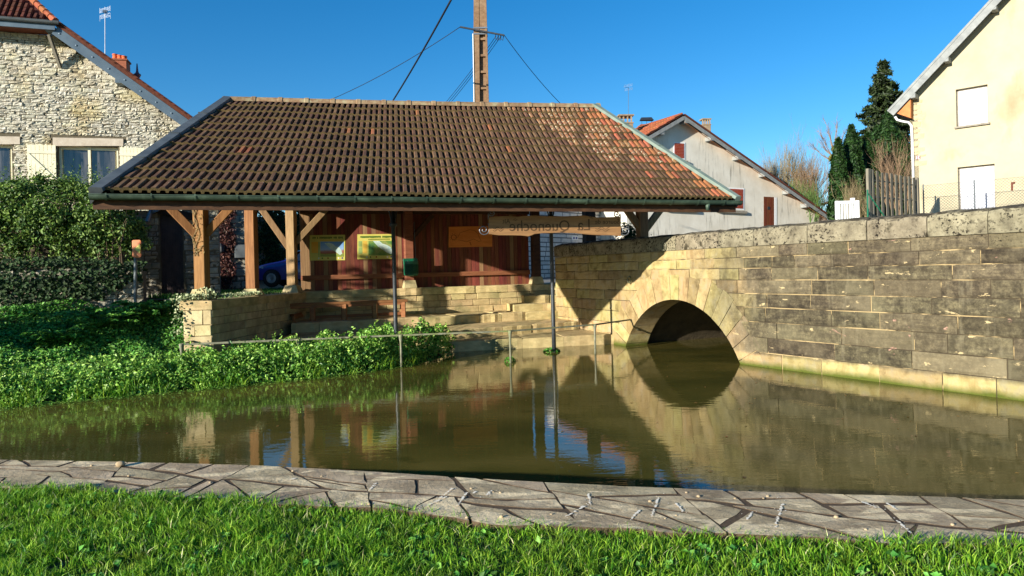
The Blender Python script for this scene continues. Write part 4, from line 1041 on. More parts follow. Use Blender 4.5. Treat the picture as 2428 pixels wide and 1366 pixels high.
# ------------------------------------------------------------------ posters and panel on the boards
PB_ = brd(0); 
def onb(px, py, off=.04): return onV(px, py, PB_, UE) + BN * off
def flat(corners, th, name, mat, parent):
    return MB().prism([c + BN * th for c in corners], -BN * th).build(name, mat, parent, fixn=True)
def rectb(x0, y0, x1, y1, off, tilt=0): return [onb(x0, y1, off), onb(x1, y1 + tilt, off), onb(x1, y0 + tilt, off), onb(x0, y0, off)]
def poster(x0, y0, x1, y1, label, second):
    p = empty('information_poster', onb((x0 + x1) / 2, y1), label, 'poster'); W_, H_ = x1 - x0, y1 - y0
    sh = flat(rectb(x0, y0, x1, y1, .036, -1), .012, 'sheet', 'poster_yellow', p)
    f = lambda a, b, c, d: (x0 + W_ * a, y0 + H_ * b - a, x0 + W_ * c, y0 + H_ * d - a)
    def rb(a, b, c, d, mat, name, off=.0505): return flat(rectb(*f(a, b, c, d), off), .002, name, mat, sh)
    ex, ez = V(UE.x, UE.y, 0), V(0, 0, 1)
    # headline strokes, too small to read
    for k in range(26):
        a = .08 + .86 * k / 26
        if random.random() < .12: continue
        rb(a, .07, a + .024, .07 + random.uniform(.065, .085), 'poster_text', 'headline_stroke')
    for k in range(18):
        a = .3 + .6 * k / 18; rb(a, .185, a + .02, .225, 'poster_orange' if not second else 'poster_text', 'headline_stroke')
    ph = rb(.3, .26, .96, .85, 'poster_photo_valley' if second else 'poster_photo', 'photograph')
    # pale map laid over the photograph
    mp = [(.42, .32), (.55, .3), (.66, .36), (.74, .46), (.84, .5), (.9, .62), (.92, .74), (.86, .8), (.78, .72), (.7, .64), (.6, .56), (.52, .46)]
    if second: mp = [(.42, .27), (.6, .27), (.68, .38), (.8, .44), (.9, .52), (.95, .66), (.93, .82), (.8, .74), (.68, .62), (.56, .5)]
    pts = [onb(x0 + W_ * a, y0 + H_ * b - a, .0535) for a, b in mp]; MB().prism([q + BN * .002 for q in pts], -BN * .002).build('map_shape', 'poster_map', ph, fixn=True)
    if second:
        rb(.03, .27, .12, .5, 'poster_greenbox', 'text_block'); rb(.03, .52, .13, .78, 'poster_greenbox', 'text_block')
        for k in range(9): rb(.15, .28 + .055 * k, .265, .315 + .055 * k, 'poster_orange', 'text_block')
    else:
        rb(.05, .27, .24, .7, 'poster_orange', 'text_block'); rb(.245, .27, .28, .86, 'poster_greenbox', 'text_block')
        rb(.05, .73, .24, .735, 'poster_text', 'text_rule')
    for a, m in ((.24, 'poster_map'), (.34, 'poster_text'), (.5, 'red_shutter'), (.8, 'white_paint'), (.9, 'plate_blue')): rb(a, .885, a + .035, .945, m, 'emblem')
poster(734, 558, 818, 618, 'yellow poster with a red field photo and pale map, left on the boards', False)
poster(847, 556, 934, 615, 'yellow poster with a green valley photo and pale map, behind the iron column', True)
pan = empty('map_panel', onb(1114, 587), 'orange wooden panel engraved with a winding route on the boards', 'panel')
pb = flat(rectb(1063, 538, 1166, 587, .036, -2), .03, 'panel_board', 'panel_wood', pan)
route = [(1085, 562), (1090, 552), (1100, 549), (1112, 545), (1124, 547), (1132, 555), (1136, 565), (1140, 572), (1134, 573), (1122, 567), (1114, 570), (1104, 574), (1094, 570), (1085, 569)]
MB().tube([onb(x, y, .067) for x, y in route], .007, 5).build('engraved_route', 'panel_engraving', pb)
MB().tube([onb(1075 + 6 * math.cos(t), 563 + 6 * math.sin(t), .067) for t in np.linspace(0, 2 * math.pi, 15)], .012, 5).build('engraved_sun', 'panel_engraving', pb)
for k in range(10):
    t = k * .628; MB().tube([onb(1075 + 7.5 * math.cos(t), 563 + 7.5 * math.sin(t), .067), onb(1075 + 10 * math.cos(t), 563 + 10 * math.sin(t), .067)], .006, 5).build('engraved_ray', 'panel_engraving', pb)
MB().tube([onb(1113, 574, .067), onb(1116, 582, .067)], .014, 5).build('engraved_mark', 'panel_engraving', pb)

# ------------------------------------------------------------------ litter bin on the post
c = q1 + BN * .36; bc = V(c.x, c.y, 0); a_ = onV(970, 655, bc.xy, UE); zb, zt = onV(970, 655, bc.xy, UE).z, onV(970, 613, bc.xy, UE).z
bin_ = empty('litter_bin', V(bc.x, bc.y, zb), 'green perforated litter bin fixed to the middle rear post', 'bin'); R = .26; hb = zt - zb
MB().lathe(V(bc.x, bc.y, zb + .02), [(R * .55, 0), (R * .86, .04), (R * .94, .12), (R * .94, hb * .7)], 20).build('liner', 'bin_dark', bin_, smooth=True)
mb = MB()
for k in range(34):
    t = 2 * math.pi * k / 34; d = V(math.cos(t), math.sin(t), 0); mb.bar(V(bc.x, bc.y, zb + .08) + d * R * .97, V(bc.x, bc.y, zb + hb * .7) + d * R * .985, .014, .006, d)
for k in range(11):
    z = zb + .09 + (hb * .6) * k / 10; mb.tube([V(bc.x + R * .985 * math.cos(t), bc.y + R * .985 * math.sin(t), z) for t in np.linspace(0, 2 * math.pi, 25)], .0075, 4, caps=False)
mb.build('perforated_shell', 'bin_green', bin_)
MB().lathe(V(bc.x, bc.y, zb), [(R * .6, 0), (R * .92, .03), (R * 1.0, .09), (R * .97, .1)], 24).build('bottom_rim', 'bin_green', bin_, smooth=True)
MB().lathe(V(bc.x, bc.y, zb + hb * .68), [(R * 1.0, 0), (R * 1.02, .0), (R * 1.02, hb * .16), (R * .9, hb * .16)], 24).build('upper_band', 'bin_green', bin_)
MB().box(V(bc.x, bc.y, zb + hb * .92) - BN * .1, V(UE.x, UE.y, 0) * R * 1.0, BN * .03, V(0, 0, hb * .085), 0, .01).build('back_plate', 'bin_green', bin_)
for s in (-.1, .1): MB().lathe(V(bc.x, bc.y, zb + hb * .86) + V(UE.x, UE.y, 0) * s - BN * .068, [(.015, 0), (.015, .01)], 8, ax=BN).build('screw', 'steel', bin_)

# ------------------------------------------------------------------ benches
rb_ = onZ(962, 752, .9); EU = V(UE.x, UE.y, 0); LB = 3.95
bench = empty('long_bench', rb_ - EU * LB / 2, 'long orange brown wooden bench against the stone ledge wall', 'bench'); ZB = 1.45
base = V(rb_.x, rb_.y, 0) - BN * .0
for k, (o1, o2) in enumerate(((0, .2), (.21, .42))): MB().bar(base - EU * LB - BN * (o1 + o2) / 2 + V(0, 0, ZB), base + EU * .08 - BN * (o1 + o2) / 2 + V(0, 0, ZB), o2 - o1 - .01, .09, bev=.008).build('seat_plank', 'bench_wood', bench)
MB().bar(base - EU * (LB - .1) - BN * .04 + V(0, 0, ZB - .075), base - BN * .04 + V(0, 0, ZB - .075), .04, .09).build('apron', 'bench_wood', bench)
for s in (.06, 1.0, 2.0, 3.0, 3.8):
    for o in (.06, .36): MB().bar(base - EU * s - BN * o + V(0, 0, .86), base - EU * s - BN * o + V(0, 0, ZB - .04), .14, .12, bev=.006).build('leg', 'bench_wood', bench)
MB().bar(base - EU * 3.0 - BN * .2 + V(0, 0, 1.02), base - EU * .02 - BN * .2 + V(0, 0, 1.02), .05, .1).build('stretcher', 'rail_wood', bench)
ZS = 1.16; n1, n2, f2 = onZ(645, 742, ZS), onZ(697, 746, ZS), onZ(746, 732, ZS); f1 = f2 + (n1 - n2)
sb = empty('short_bench', V(n2.x, n2.y, .6), 'short wooden bench end on to the left side wall', 'bench')
MB().prism([n1, n2, f2, f1], (0, 0, -.07)).build('seat_plank', 'bench_wood', sb, fixn=True)
dw = (n1 - n2).normalized(); dl = (f2 - n2).normalized(); w_ = (n1 - n2).length; l_ = (f2 - n2).length
for s in (.06, w_ - .15):
    for t in (.06, l_ - .12): p = n2 + dw * s + dl * t; MB().bar(V(p.x, p.y, .55), V(p.x, p.y, ZS - .07), .09, .09, (0, 1, 0), bev=.006).build('leg', 'bench_wood', sb)
MB().bar(n2 + dl * .02 + V(0, 0, -.11), f2 + V(0, 0, -.11), .04, .08).build('apron', 'bench_wood', sb)
# ------------------------------------------------------------------ left stone house
def piece_wall(P, d2, out2, rects, z0fn, depth, mat, parent, name='wall_core'):
    mb = MB()
    for (s0, s1, za, zb) in rects:
        a, b = P + d2 * s0, P + d2 * s1
        zb0, zb1 = (zb(s0), zb(s1)) if callable(zb) else (zb, zb)
        if max(zb0, zb1) - za < .02: continue
        vs = [(a.x, a.y, za), (b.x, b.y, za), (b.x, b.y, zb1), (a.x, a.y, zb0)]
        mb.prism(vs, (-out2.x * depth, -out2.y * depth, 0))
    return mb.build(name, mat, parent, fixn=True)
LHP = U(200, 400, 27).xy; LHD = UE.copy(); LHN = Vector((UE.y, -UE.x)); LN3 = V(LHN.x, LHN.y, 0); LD3 = V(LHD.x, LHD.y, 0)
def lh(px, py, off=0.0): return onV(px, py, LHP + LHN * off, LHD)
def ls(px, py=400): return (lh(px, py).xy - LHP).dot(LHD)
house = empty('stone_house', V(LHP.x - 2, LHP.y, 1.77), 'rubble stone house with cream shutters behind the shelter on the left', 'house')
r0, r1 = lh(140, 92), lh(455, 312); sr0, sr1 = (r0.xy - LHP).dot(LHD), (r1.xy - LHP).dot(LHD); zev = lh(60, 78).z
def lhi(s): return min(zev, r0.z + (r1.z - r0.z) * (s - sr0) / (sr1 - sr0))
wb = lh(200, 345).z; w1a, w1b = ls(138), ls(281); wz1, wz0 = lh(208, 347).z, lh(208, 440).z - .25
w0a, w0b = ls(-120), ls(29)
s0, s1 = ls(-260), sr1 + 1.2
core = []
segs = [s0, w0a, w0b, w1a, w1b, sr0]
k = sr0
while k < s1: k += .6; segs.append(min(k, s1))
segs = sorted(set(segs))
for a, b in zip(segs, segs[1:]):
    m = (a + b) / 2
    if w0a < m < w0b or w1a < m < w1b: core += [(a, b, 1.7, wz0), (a, b, wz1, lhi)]
    else: core.append((a, b, 1.7, lhi))
piece_wall(LHP, LHD, LHN, core, None, .35, 'mortar_dark', house)
Ph = lambda s: LHP + LHD * s; Nh = lambda s: LHN
zs = [4.6]
while zs[-1] < zev + .3: zs.append(zs[-1] + random.choice([.09, .11, .13, .15, .18]))
def skipw(x, z): return z > wz0 - .05 and z < wz1 + .04 and (w0a - .02 < x < w0b + .02 or w1a - .02 < x < w1b + .02) or (wz1 < z < wz1 + .36 and (ls(123) < x < ls(294) or x < ls(49)))
masonry(Ph, Nh, s0, s1, zs, (.18, .55), 'stone', 'rubble', house, hi=lhi, out=.03, back=.03, cham=.018, jit=.025, gap=.01, rough=True, skip=skipw, rest_name='rubble_courses', outj=.02)
for xa, xb, ya, yb in ((125, 292, 326, 346), (-140, 47, 321, 342)):
    MB().prism([lh(xa, yb, .06), lh(xb, yb + (0 if xa > 0 else 0), .06), lh(xb, ya + 3, .06), lh(xa, ya, .06)], -LN3 * .3).build('lintel', 'lintel', house, fixn=True)
def house_window(pa, pb, name_parent, z0, z1, inset=.22):
    a, b = LHP + LHD * pa, LHP + LHD * pb; w_ = pb - pa; c = (a + b) / 2 - LHN * inset
    w = MB(); f = .09
    for q in (a, b): 
        d = (c - (q - LHN * inset)).normalized(); w.bar(V(*(q - LHN * inset + d * f / 2), z0), V(*(q - LHN * inset + d * f / 2), z1), f, .08, LD3)
    w.bar(V(*(a - LHN * inset), z1 - .06), V(*(b - LHN * inset), z1 - .06), .08, .12); w.bar(V(*c, z0), V(*c, z1), .16, .09, LD3)
    w.prism([V(*(a - LHN * (inset + .1) - LHD * .3), z0 - .2), V(*(b - LHN * (inset + .1) + LHD * .3), z0 - .2), V(*(b - LHN * (inset + .1) + LHD * .3), z1 + .2), V(*(a - LHN * (inset + .1) - LHD * .3), z1 + .2)], -LN3 * .04)
    win = w.build('window', 'cream_paint', house)
    for s in (.27, .73):
        q = a.lerp(b, s) - LHN * (inset + .02); MB().box(V(*q, (z0 + z1) / 2), LD3 * w_ * .2, LN3 * .006, V(0, 0, (z1 - z0) / 2 - .08)).build('pane', 'glass', win)
    MB().bar(V(*(a - LD3.xy * .1), z0 - .05) + LN3 * .0, V(*(b + LD3.xy * .1), z0 - .05), .5, .1).build('sill', 'lintel', win)
house_window(w1a, w1b, house, wz0, wz1); house_window(w0a, w0b, house, wz0, wz1)
def shutter(pa, pb, diag):
    a, b = lh(pa, 344).xy, lh(pb, 344).xy; zt, zb = wz1 - .02, wz0 + .05; n = 7; mb = MB(); L = (b - a).length
    sh = None
    for i in range(n):
        c = a.lerp(b, (i + .5) / n) + LHN * .1; o = MB().box(V(*c, (zt + zb) / 2), LD3 * (L / n / 2 - .004), LN3 * .014, V(0, 0, (zt - zb) / 2), 0, .004)
        if sh is None: sh = o.build('shutter', 'cream_paint', house)
        else: o.build('shutter_board', 'cream_paint', sh)
    for z in (zt - .28, zb + .28): MB().bar(V(*(a + LHN * .125), z), V(*(b + LHN * .125), z), .03, .1).build('ledger', 'cream_paint', sh)
    A, B = (a, b) if diag else (b, a)
    MB().bar(V(*(A + LHN * .125), zt - .34), V(*(B + LHN * .125), zb + .34), .03, .1).build('diagonal_brace', 'cream_paint', sh)
shutter(66, 134, True); shutter(285, 343, False)
# gable trim
O = .62
rk0, rk1 = lh(130, 72, O), lh(468, 312, O); rd = (rk1 - rk0).normalized(); ru = rd.cross(LN3); ru = ru if ru.z > 0 else -ru
rake = MB().bar(rk0, rk1, .06, .34, ru).build('rake_board', 'zinc_blue', house)
for i in range(9):
    c = rk0 + (rk1 - rk0) * ((i + .3) / 9) + LN3 * .03; MB().lathe(c, [(.035, 0), (.035, .012), (.018, .02)], 10, ax=LN3).build('bolt', 'zinc_blue', rake)
slab = MB().prism([rk0 + ru * .18 + LN3 * .05 - rd * .2, rk1 + ru * .18 + LN3 * .05 + rd * 1, rk1 + ru * .3 + LN3 * .05 + rd * 1, rk0 + ru * .3 + LN3 * .05 - rd * .2], -LN3 * 9).build('roof', 'house_tile', house, fixn=True)
for i in range(26):
    c = rk0 + (rk1 - rk0) * ((i + .5) / 26) + ru * .33 + LN3 * .02; MB().box(c, rd * .19, LN3 * .12, ru * .035 + rd * .04, 0, .01).build('verge_tile', 'house_tile', slab)
# clipped gable top: eave, gutter, tiles, hip caps
e0, e1 = lh(-300, 28, O + .1), lh(130, 52, O + .1); e0.z = e1.z; ed = (e1 - e0).normalized(); hipd = (V(-ed.x, -ed.y, 0) * .62 - LN3 * .55 + V(0, 0, .66)).normalized(); upd = (-LN3 * .64 + V(0, 0, .77)).normalized()
top1 = e1 + hipd * 3.4; top0 = e0 + upd * 3
hip = MB().prism([e0, e1, top1, top0], -V(0, 0, .1)).build('clipped_gable', 'house_tile', slab, fixn=True)
npk = 34; L = (e1 - e0).length
for j in range(9):
    for i in range(int(L / .2)):
        a = e0 + ed * (i * .2 + .03) + upd * (j * .31); 
        lim = L - (j + 1) * .31 * .62 / .8
        if i * .2 + .2 > lim or i * .2 < L - 3.6: continue
        MB().tube([a + upd * .0 + LN3 * .02 + V(0, 0, .05), a + upd * .33 + V(0, 0, .04)], [.085, .075], 6).build('roof_tile', 'house_tile', hip)
for i in range(9):
    a = e1 + hipd * (i * .33 - .05); MB().tube([a + V(0, 0, .06), a + hipd * .37 + V(0, 0, .05)], [.13, .105], 8).build('hip_tile', 'house_tile_orange', hip)
gutter_mesh(e0 + LN3 * .08 - V(0, 0, .02), e1 + LN3 * .08 - V(0, 0, .02) + ed * .15, .1).build('gutter', 'zinc', house, fixn=True)
MB().bar(e0 - V(0, 0, .2), e1 - V(0, 0, .2), .05, .22).build('fascia', 'zinc_blue', house)
MB().prism([e0 - V(0, 0, .3), e1 - V(0, 0, .3), e1 - V(0, 0, .3) - LN3 * .7, e0 - V(0, 0, .3) - LN3 * .7], V(0, 0, .04)).build('soffit', 'door_brown', house, fixn=True)
MB().bar(lh(116, 82, .58), lh(143, 160, .05), .1, .1).build('strut', 'fence_wood', house)
MB().box(lh(122, 72, .35), LD3 * .14, LN3 * .3, V(0, 0, .1)).build('purlin_end', 'zinc_blue', house); MB().box(lh(285, 195, .3), LD3 * .12, LN3 * .3, V(0, 0, .1)).build('purlin_end', 'zinc_blue', house)
ch = U(284, 158, 32)
stack = MB().box(ch + V(0, 0, -.4), V(.36, .08, 0), V(-.08, .3, 0), V(0, 0, .62), 0, .02).build('chimney', 'brick_chimney', house)
MB().box(ch + V(0, 0, .24), V(.4, .09, 0), V(-.09, .34, 0), V(0, 0, .04), 0, .01).build('chimney_band', 'brick_chimney', stack)
for s, hh in ((-.2, .3), (.02, .24), (.22, .2)): MB().lathe(ch + V(s, 0, .27), [(.12, 0), (.1, hh * .8), (.12, hh * .82), (.12, hh), (.08, hh), (.08, hh * .5)], 12).build('chimney_pot', 'clay_pot', stack, smooth=False)
MB().lathe(U(326, 196, 31), [(.06, 0), (.08, .1), (.06, .15), (.14, .3), (.16, .36), (.08, .42), (.05, .5), (.02, .85)], 10).build('roof_finial', 'plate_maroon', house, smooth=True)
def antenna(px, y0, y1, D, label, flip=1):
    b_, t_ = U(px, y0, D), U(px, y1, D); an = empty('tv_antenna', b_, label, 'antenna'); MB().tube([b_, t_], .016, 6).build('mast', 'steel', an)
    h = t_.z; 
    for sz in (-1, 1):
        for k in range(4): MB().bar(t_ + V(-.28, .08, sz * .14 + (k - 1.5) * .05 * sz), t_ + V(.28, -.08, sz * .14 + (k - 1.5) * .05 * sz + .05), .007, .007).build('reflector_rod', 'steel', an)
        for sx in (-.28, 0, .28): MB().bar(t_ + V(sx, -sx * .28, sz * .05 + sx * .08), t_ + V(sx, -sx * .28, sz * .3 + sx * .08), .007, .007).build('reflector_rod', 'steel', an)
    e_ = t_ + V(.42 * flip, -.7, .12 * -1); MB().bar(t_, e_, .02, .02).build('boom', 'steel', an)
    for k in range(9): c = t_.lerp(e_, (k + 1) / 9.5); MB().bar(c - V(.08, .05, 0), c + V(.08, .05, 0), .01, .01).build('director', 'steel', an)
antenna(249, 128, 32, 31, 'grid television antenna above the rubble stone house roof', 1)

# ------------------------------------------------------------------ outbuilding with brown gate
OBP = U(400, 600, 23.6).xy; ob = lambda px, py, off=0.0: onV(px, py, OBP + LHN * off, LHD); osx = lambda px: (ob(px, 600).xy - OBP).dot(LHD)
shed = empty('stone_outbuilding', V(OBP.x, OBP.y, 1.6), 'shaded grey stone outbuilding with a dark ribbed metal gate', 'outbuilding')
ga, gb = osx(381), osx(434); oz = ob(400, 500).z; oa, obx = osx(290), osx(520)
piece_wall(OBP, LHD, LHN, [(oa - 1.5, ga, 1.2, oz), (oa - 9, oa - 1.52, 1.2, 4.9), (gb, obx, 1.2, oz + .5), (ga, gb, oz - .12, oz)], None, .4, 'mortar_dark', shed)  # leftmost hidden stretch is added to shade the car and creeper wall
zs = [1.4]
while zs[-1] < oz - .1: zs.append(zs[-1] + random.choice([.15, .2, .24]))
Po = lambda s: OBP + LHD * s; No = lambda s: LHN
masonry(Po, No, oa - .6, obx, zs, (.2, .5), 'stone', 'greystone', shed, hi=lambda s: oz, out=.025, back=.03, cham=.02, jit=.02, gap=.016, rough=True, skip=lambda x, z: ga - .02 < x < gb + .02, outj=.02, rest_name='stone_courses')
gt = MB().box(V(*(OBP + LHD * (ga + gb) / 2 - LHN * .12), (1.5 + oz) / 2), LD3 * (gb - ga) / 2, LN3 * .02, V(0, 0, (oz - 1.5) / 2)).build('gate', 'gate_metal', shed)
for i in range(14):
    q = OBP + LHD * (ga + (gb - ga) * (i + .5) / 14) - LHN * .09; MB().bar(V(*q, 1.5), V(*q, oz - .1), .028, .03, LD3).build('gate_rib', 'gate_metal', gt)
MB().bar(ob(372, 497, .06), ob(462, 515, .06), .2, .24).build('lintel_beam', 'dark_wood', shed)
MB().prism([ob(362, 506, .3), ob(362, 485, .3), ob(408, 470, .3), ob(408, 485, .3)], -LN3 * .5).build('lean_roof_edge', 'zinc_blue', shed, fixn=True)
gutter_mesh(ob(270, 488, .25), ob(362, 490, .25), .07).build('gutter', 'zinc', shed, fixn=True)
MB().prism([ob(270, 488, .2), ob(362, 489, .2), ob(362, 470, -.6), ob(270, 470, -.6)], V(0, 0, -.05)).build('roof', 'house_tile', shed, fixn=True)
lp = ob(358, 505, .15)
sl = empty('spot_lamp', lp, 'small cylindrical wall spot lamp above the brown gate', 'lamp')
MB().tube([lp + V(0, 0, .1), lp + V(-.02, -.05, -.05), lp + V(-.06, -.12, -.3)], [.07, .075, .08], 10).build('lamp_housing', 'steel', sl); MB().tube([lp + V(0, .1, .12), lp + V(0, 0, .1)], .05, 8).build('lamp_mount', 'white_paint', sl)
# waymark post
wp = U(320, 718, 19.8); way = empty('waymark_sign', wp, 'small orange plate with a yellow arrow on a thin grey post', 'sign'); tp = U(322, 580, 19.8)
MB().tube([wp - V(0, 0, .2), tp], .045, 8).build('sign_pole', 'zinc', way)
pl = MB().box(U(324, 590, 19.72), V(.125, 0, 0), V(0, .012, 0), V(0, 0, .25), 0, .03).build('sign_plate', 'waymark_orange', way)
c = U(326, 590, 19.69); MB().prism([c + V(-.09, 0, 0), c + V(-.03, 0, -.05), c + V(.06, 0, -.14), c + V(.09, 0, 0), c + V(.06, 0, .14), c + V(-.03, 0, .05)], (0, .01, 0)).build('arrow_mark', 'waymark_yellow', pl, fixn=True)

# ------------------------------------------------------------------ creeper covered wall and pale doorway behind the shelter
IVP = U(600, 600, 29).xy; iv = lambda px, py, off=0.0: onV(px, py, IVP + LHN * off, LHD)
barn = empty('creeper_wall', V(IVP.x, IVP.y, 1.77), 'old stone wall overgrown with brown creeper seen between the posts', 'wall')
a, b = iv(470, 600), iv(604, 600); MB().prism([(a.x, a.y, 1.6), (b.x, b.y, 1.6), (b.x, b.y, 6.2), (a.x, a.y, 6.2)], -LN3 * .4).build('wall_core', 'mortar_dark', barn, fixn=True)
Pi = lambda s: a.xy + LHD * s; zs = [1.7]
while zs[-1] < 6.0: zs.append(zs[-1] + random.choice([.2, .26, .32]))
masonry(Pi, lambda s: LHN, 0, (b - a).xy.length, zs, (.3, .8), 'stone', 'greystone', barn, out=.02, back=.03, cham=.02, jit=.015, gap=.018, rough=True, limit=120, rest_name='stone_courses')
for pts in ([(494, 540), (512, 540), (513, 692), (499, 692)], ):
    MB().prism([iv(x, y, .12) for x, y in pts], -LN3 * .2).build('door_jamb', 'white_stone', barn, fixn=True)
def ivy_pts(fn, x0, x1, y0, y1, n, dens, off=(.05, .25)):
    P = []
    while len(P) < n:
        x, y = random.uniform(x0, x1), random.uniform(y0, y1)
        if random.random() < dens(x, y): P.append(tuple(fn(x, y, random.uniform(*off))))
    return np.array(P)
N3 = np.array(LN3)
P = ivy_pts(iv, 508, 560, 485, 690, 2600, lambda x, y: (1 if abs(x - 532 + (y - 560) * .03) < 22 + 8 * math.sin(y * .08) else .1))
leaves('creeper_leaves', P, np.tile(N3, (len(P), 1)), .12, 'leaf_creeper', barn, kind='stuff')
IWP = U(660, 600, 33).xy; iw = lambda px, py, off=0.0: onV(px, py, IWP + LHN * off, LHD)
ivw = empty('ivy_wall', V(IWP.x, IWP.y, 1.77), 'dark ivy covered wall behind the blue car between the posts', 'wall'); a, b = iw(590, 600), iw(760, 600)
MB().prism([(a.x, a.y, 1.6), (b.x, b.y, 1.6), (b.x, b.y, 5.2), (a.x, a.y, 5.2)], -LN3 * .4).build('wall_core', 'greystone', ivw, fixn=True)
P = ivy_pts(iw, 596, 745, 486, 665, 6500, lambda x, y: .9 if math.sin(x * .09) + math.sin(y * .07 + x * .05) > -.9 else .2)
leaves('ivy_leaves', P, np.tile(N3, (len(P), 1)), .16, 'leaf_ivy', ivw, kind='stuff')
c = iv(569, 596, .1); MB().box(c, LD3 * .2, LN3 * .1, V(0, 0, .27), 0, .01).build('meter_box', 'zinc', barn)
c = iv(524, 600, .2); lan = empty('wall_lantern', c, 'small dark wall lantern on the creeper wall', 'lamp')
MB().lathe(c, [(.06, 0), (.13, .06), (.15, .26), (.17, .27), (.03, .4)], 6).build('lantern_body', 'iron', lan); MB().bar(c + V(0, 0, .1), c - LN3 * .2 + V(0, 0, .1), .04, .04).build('lantern_arm', 'iron', lan)

# ------------------------------------------------------------------ low ivy wall, shrub
lw = [Vector((-24, 17.2)), Vector((-14.3, 19.5)), Vector((-10.9, 20.55))]
Pw, Nw, Lw = polypath(lw, -1); garden = empty('garden_wall', (-14, 19.6, .8), 'low garden wall of dark stones draped with ivy on the left bank', 'wall')
backing(Pw, Nw, 0, Lw, lambda s: .6, lambda s: 2.72 - .1 * math.sin(s), 'mortar_dark', garden, 'wall_core', .45, 0, 20)
zs = [.8]
while zs[-1] < 2.6: zs.append(zs[-1] + random.choice([.15, .18, .23]))
masonry(Pw, Nw, 7, Lw, zs, (.25, .6), 'stone', 'greystone', garden, out=.03, back=.03, cham=.025, jit=.025, gap=.02, rough=True, outj=.025, rest_name='stone_courses')
n = 14000; s = RNG.uniform(0, Lw, n); u = RNG.uniform(0, 1, n) ** .8; P = []; NN = []
for q in range(n):
    hang = (.55 + .4 * math.sin(s[q] * 1.3) + .25 * math.sin(s[q] * 3.1)) * (1.1 if s[q] < Lw - 1 else .9)
    if u[q] > .25 + .55 * max(hang, .15): continue
    p = Pw(s[q]); nn = Nw(s[q]); z = 2.95 - 1.9 * u[q]; d = .06 + .22 * RNG.random() + (.1 if u[q] < .25 else 0) - (RNG.random() * .6 if u[q] < .15 else 0)
    P.append((p.x + nn.x * d, p.y + nn.y * d, z)); NN.append((nn.x, nn.y, .3))
for q in range(3500):
    sq = random.uniform(0, Lw); p = Pw(sq); nn = Nw(sq); d = random.uniform(-.6, .2); P.append((p.x + nn.x * d, p.y + nn.y * d, 2.72 - .1 * math.sin(sq) + random.random() ** 2 * .28)); NN.append((nn.x * .6, nn.y * .6, .8))
leaves('ivy_leaves', np.array(P), np.array(NN), .11, 'leaf_ivy', garden, kind='stuff', aspect=.8, jit=.4)
def blob_foliage(blobs, n, surf=.55):
    """points near the skins of overlapping ellipsoids, outward normals"""
    vol = np.array([b[3] * b[4] * b[5] for b in blobs]) ** .67; vol = vol / vol.sum(); P = []; NN = []
    for b, k in zip(blobs, (vol * n).astype(int)):
        d = RNG.normal(0, 1, (k, 3)); d /= np.linalg.norm(d, axis=1)[:, None]; r = (surf + (1.06 - surf) * RNG.random((k, 1)) ** .6)
        P.append(np.array(b[:3]) + d * r * np.array(b[3:6])); NN.append(d)
    return np.concatenate(P), np.concatenate(NN)
shr = empty('garden_shrub', (-13, 21.2, 1.5), 'large leafy green shrub rising above the ivy covered garden wall', 'shrub')
blobs = []; rgs = random.Random(4)
for px, py, D, r in ((-60, 520, 20.6, 1.2), (10, 490, 20.9, 1.0), (70, 475, 21.2, 1.0), (30, 545, 20.6, .8), (130, 500, 21.0, 1.05), (195, 490, 21.4, .95), (240, 530, 21, .9), (110, 540, 20.8, .8), (285, 555, 21.2, .7), (205, 550, 21.0, .7), (170, 452, 21.6, .55), (315, 535, 21.6, .45), (-120, 540, 20.3, 1.2), (60, 590, 20.6, .55), (160, 595, 20.8, .5), (240, 592, 21.0, .5), (-20, 590, 20.4, .6), (300, 598, 21.2, .4), (30, 452, 21.2, .5), (100, 442, 21.4, .45), (240, 472, 21.8, .5), (290, 500, 21.8, .45), (330, 575, 21.4, .4)):
    c = U(px, py, D); blobs.append((c.x, c.y, c.z, r * .8, r * .7, r * .7))
    for _ in range(6):
        th = rgs.uniform(0, 6.28); ph = rgs.uniform(-.5, 1.2); q = r * .75; blobs.append((c.x + q * math.cos(th) * math.cos(ph), c.y + q * .8 * math.sin(th) * math.cos(ph), c.z + q * .8 * math.sin(ph), r * rgs.uniform(.25, .45), r * .35, r * rgs.uniform(.22, .38)))
P, NN = blob_foliage(blobs, 25000, .6)
leaves('foliage', P, NN + np.array([0, -.1, .5]), .12, 'leaf_shrub', shr, aspect=.48, jit=.7, kind='stuff')
# sprays poking out of the top
P = []
for _ in range(240):
    px = random.uniform(-20, 340); b_ = U(px, 440 + abs(px - 150) * .12 + random.uniform(0, 40), 21.3); dr = V(random.uniform(-.3, .3), random.uniform(-.3, .1), 1).normalized(); ln = random.uniform(.3, .95)
    for k in range(14): P.append(tuple(b_ + dr * ln * k / 14 + V(random.gauss(0, .05), random.gauss(0, .05), 0)))
leaves('leaf_sprays', np.array(P), np.tile([0, -.4, .6], (len(P), 1)), .085, 'leaf_shrub', shr, aspect=.45, kind='stuff')
mb = MB()
for _ in range(60):
    px = random.choice([20, 90, 150, 220, 270]) + random.gauss(0, 14); b_ = U(px, 650, 21.2); t_ = U(min(px + random.gauss(0, 45), 300), random.uniform(470, 575), 21 + random.uniform(-.6, .6)); m_ = b_.lerp(t_, .5) + V(random.uniform(-.2, .2), 0, .1)
    mb.tube([b_ - V(0, 0, .6), m_, t_], [.022, .015, .007], 5)
mb.build('stems', 'bark', shr)

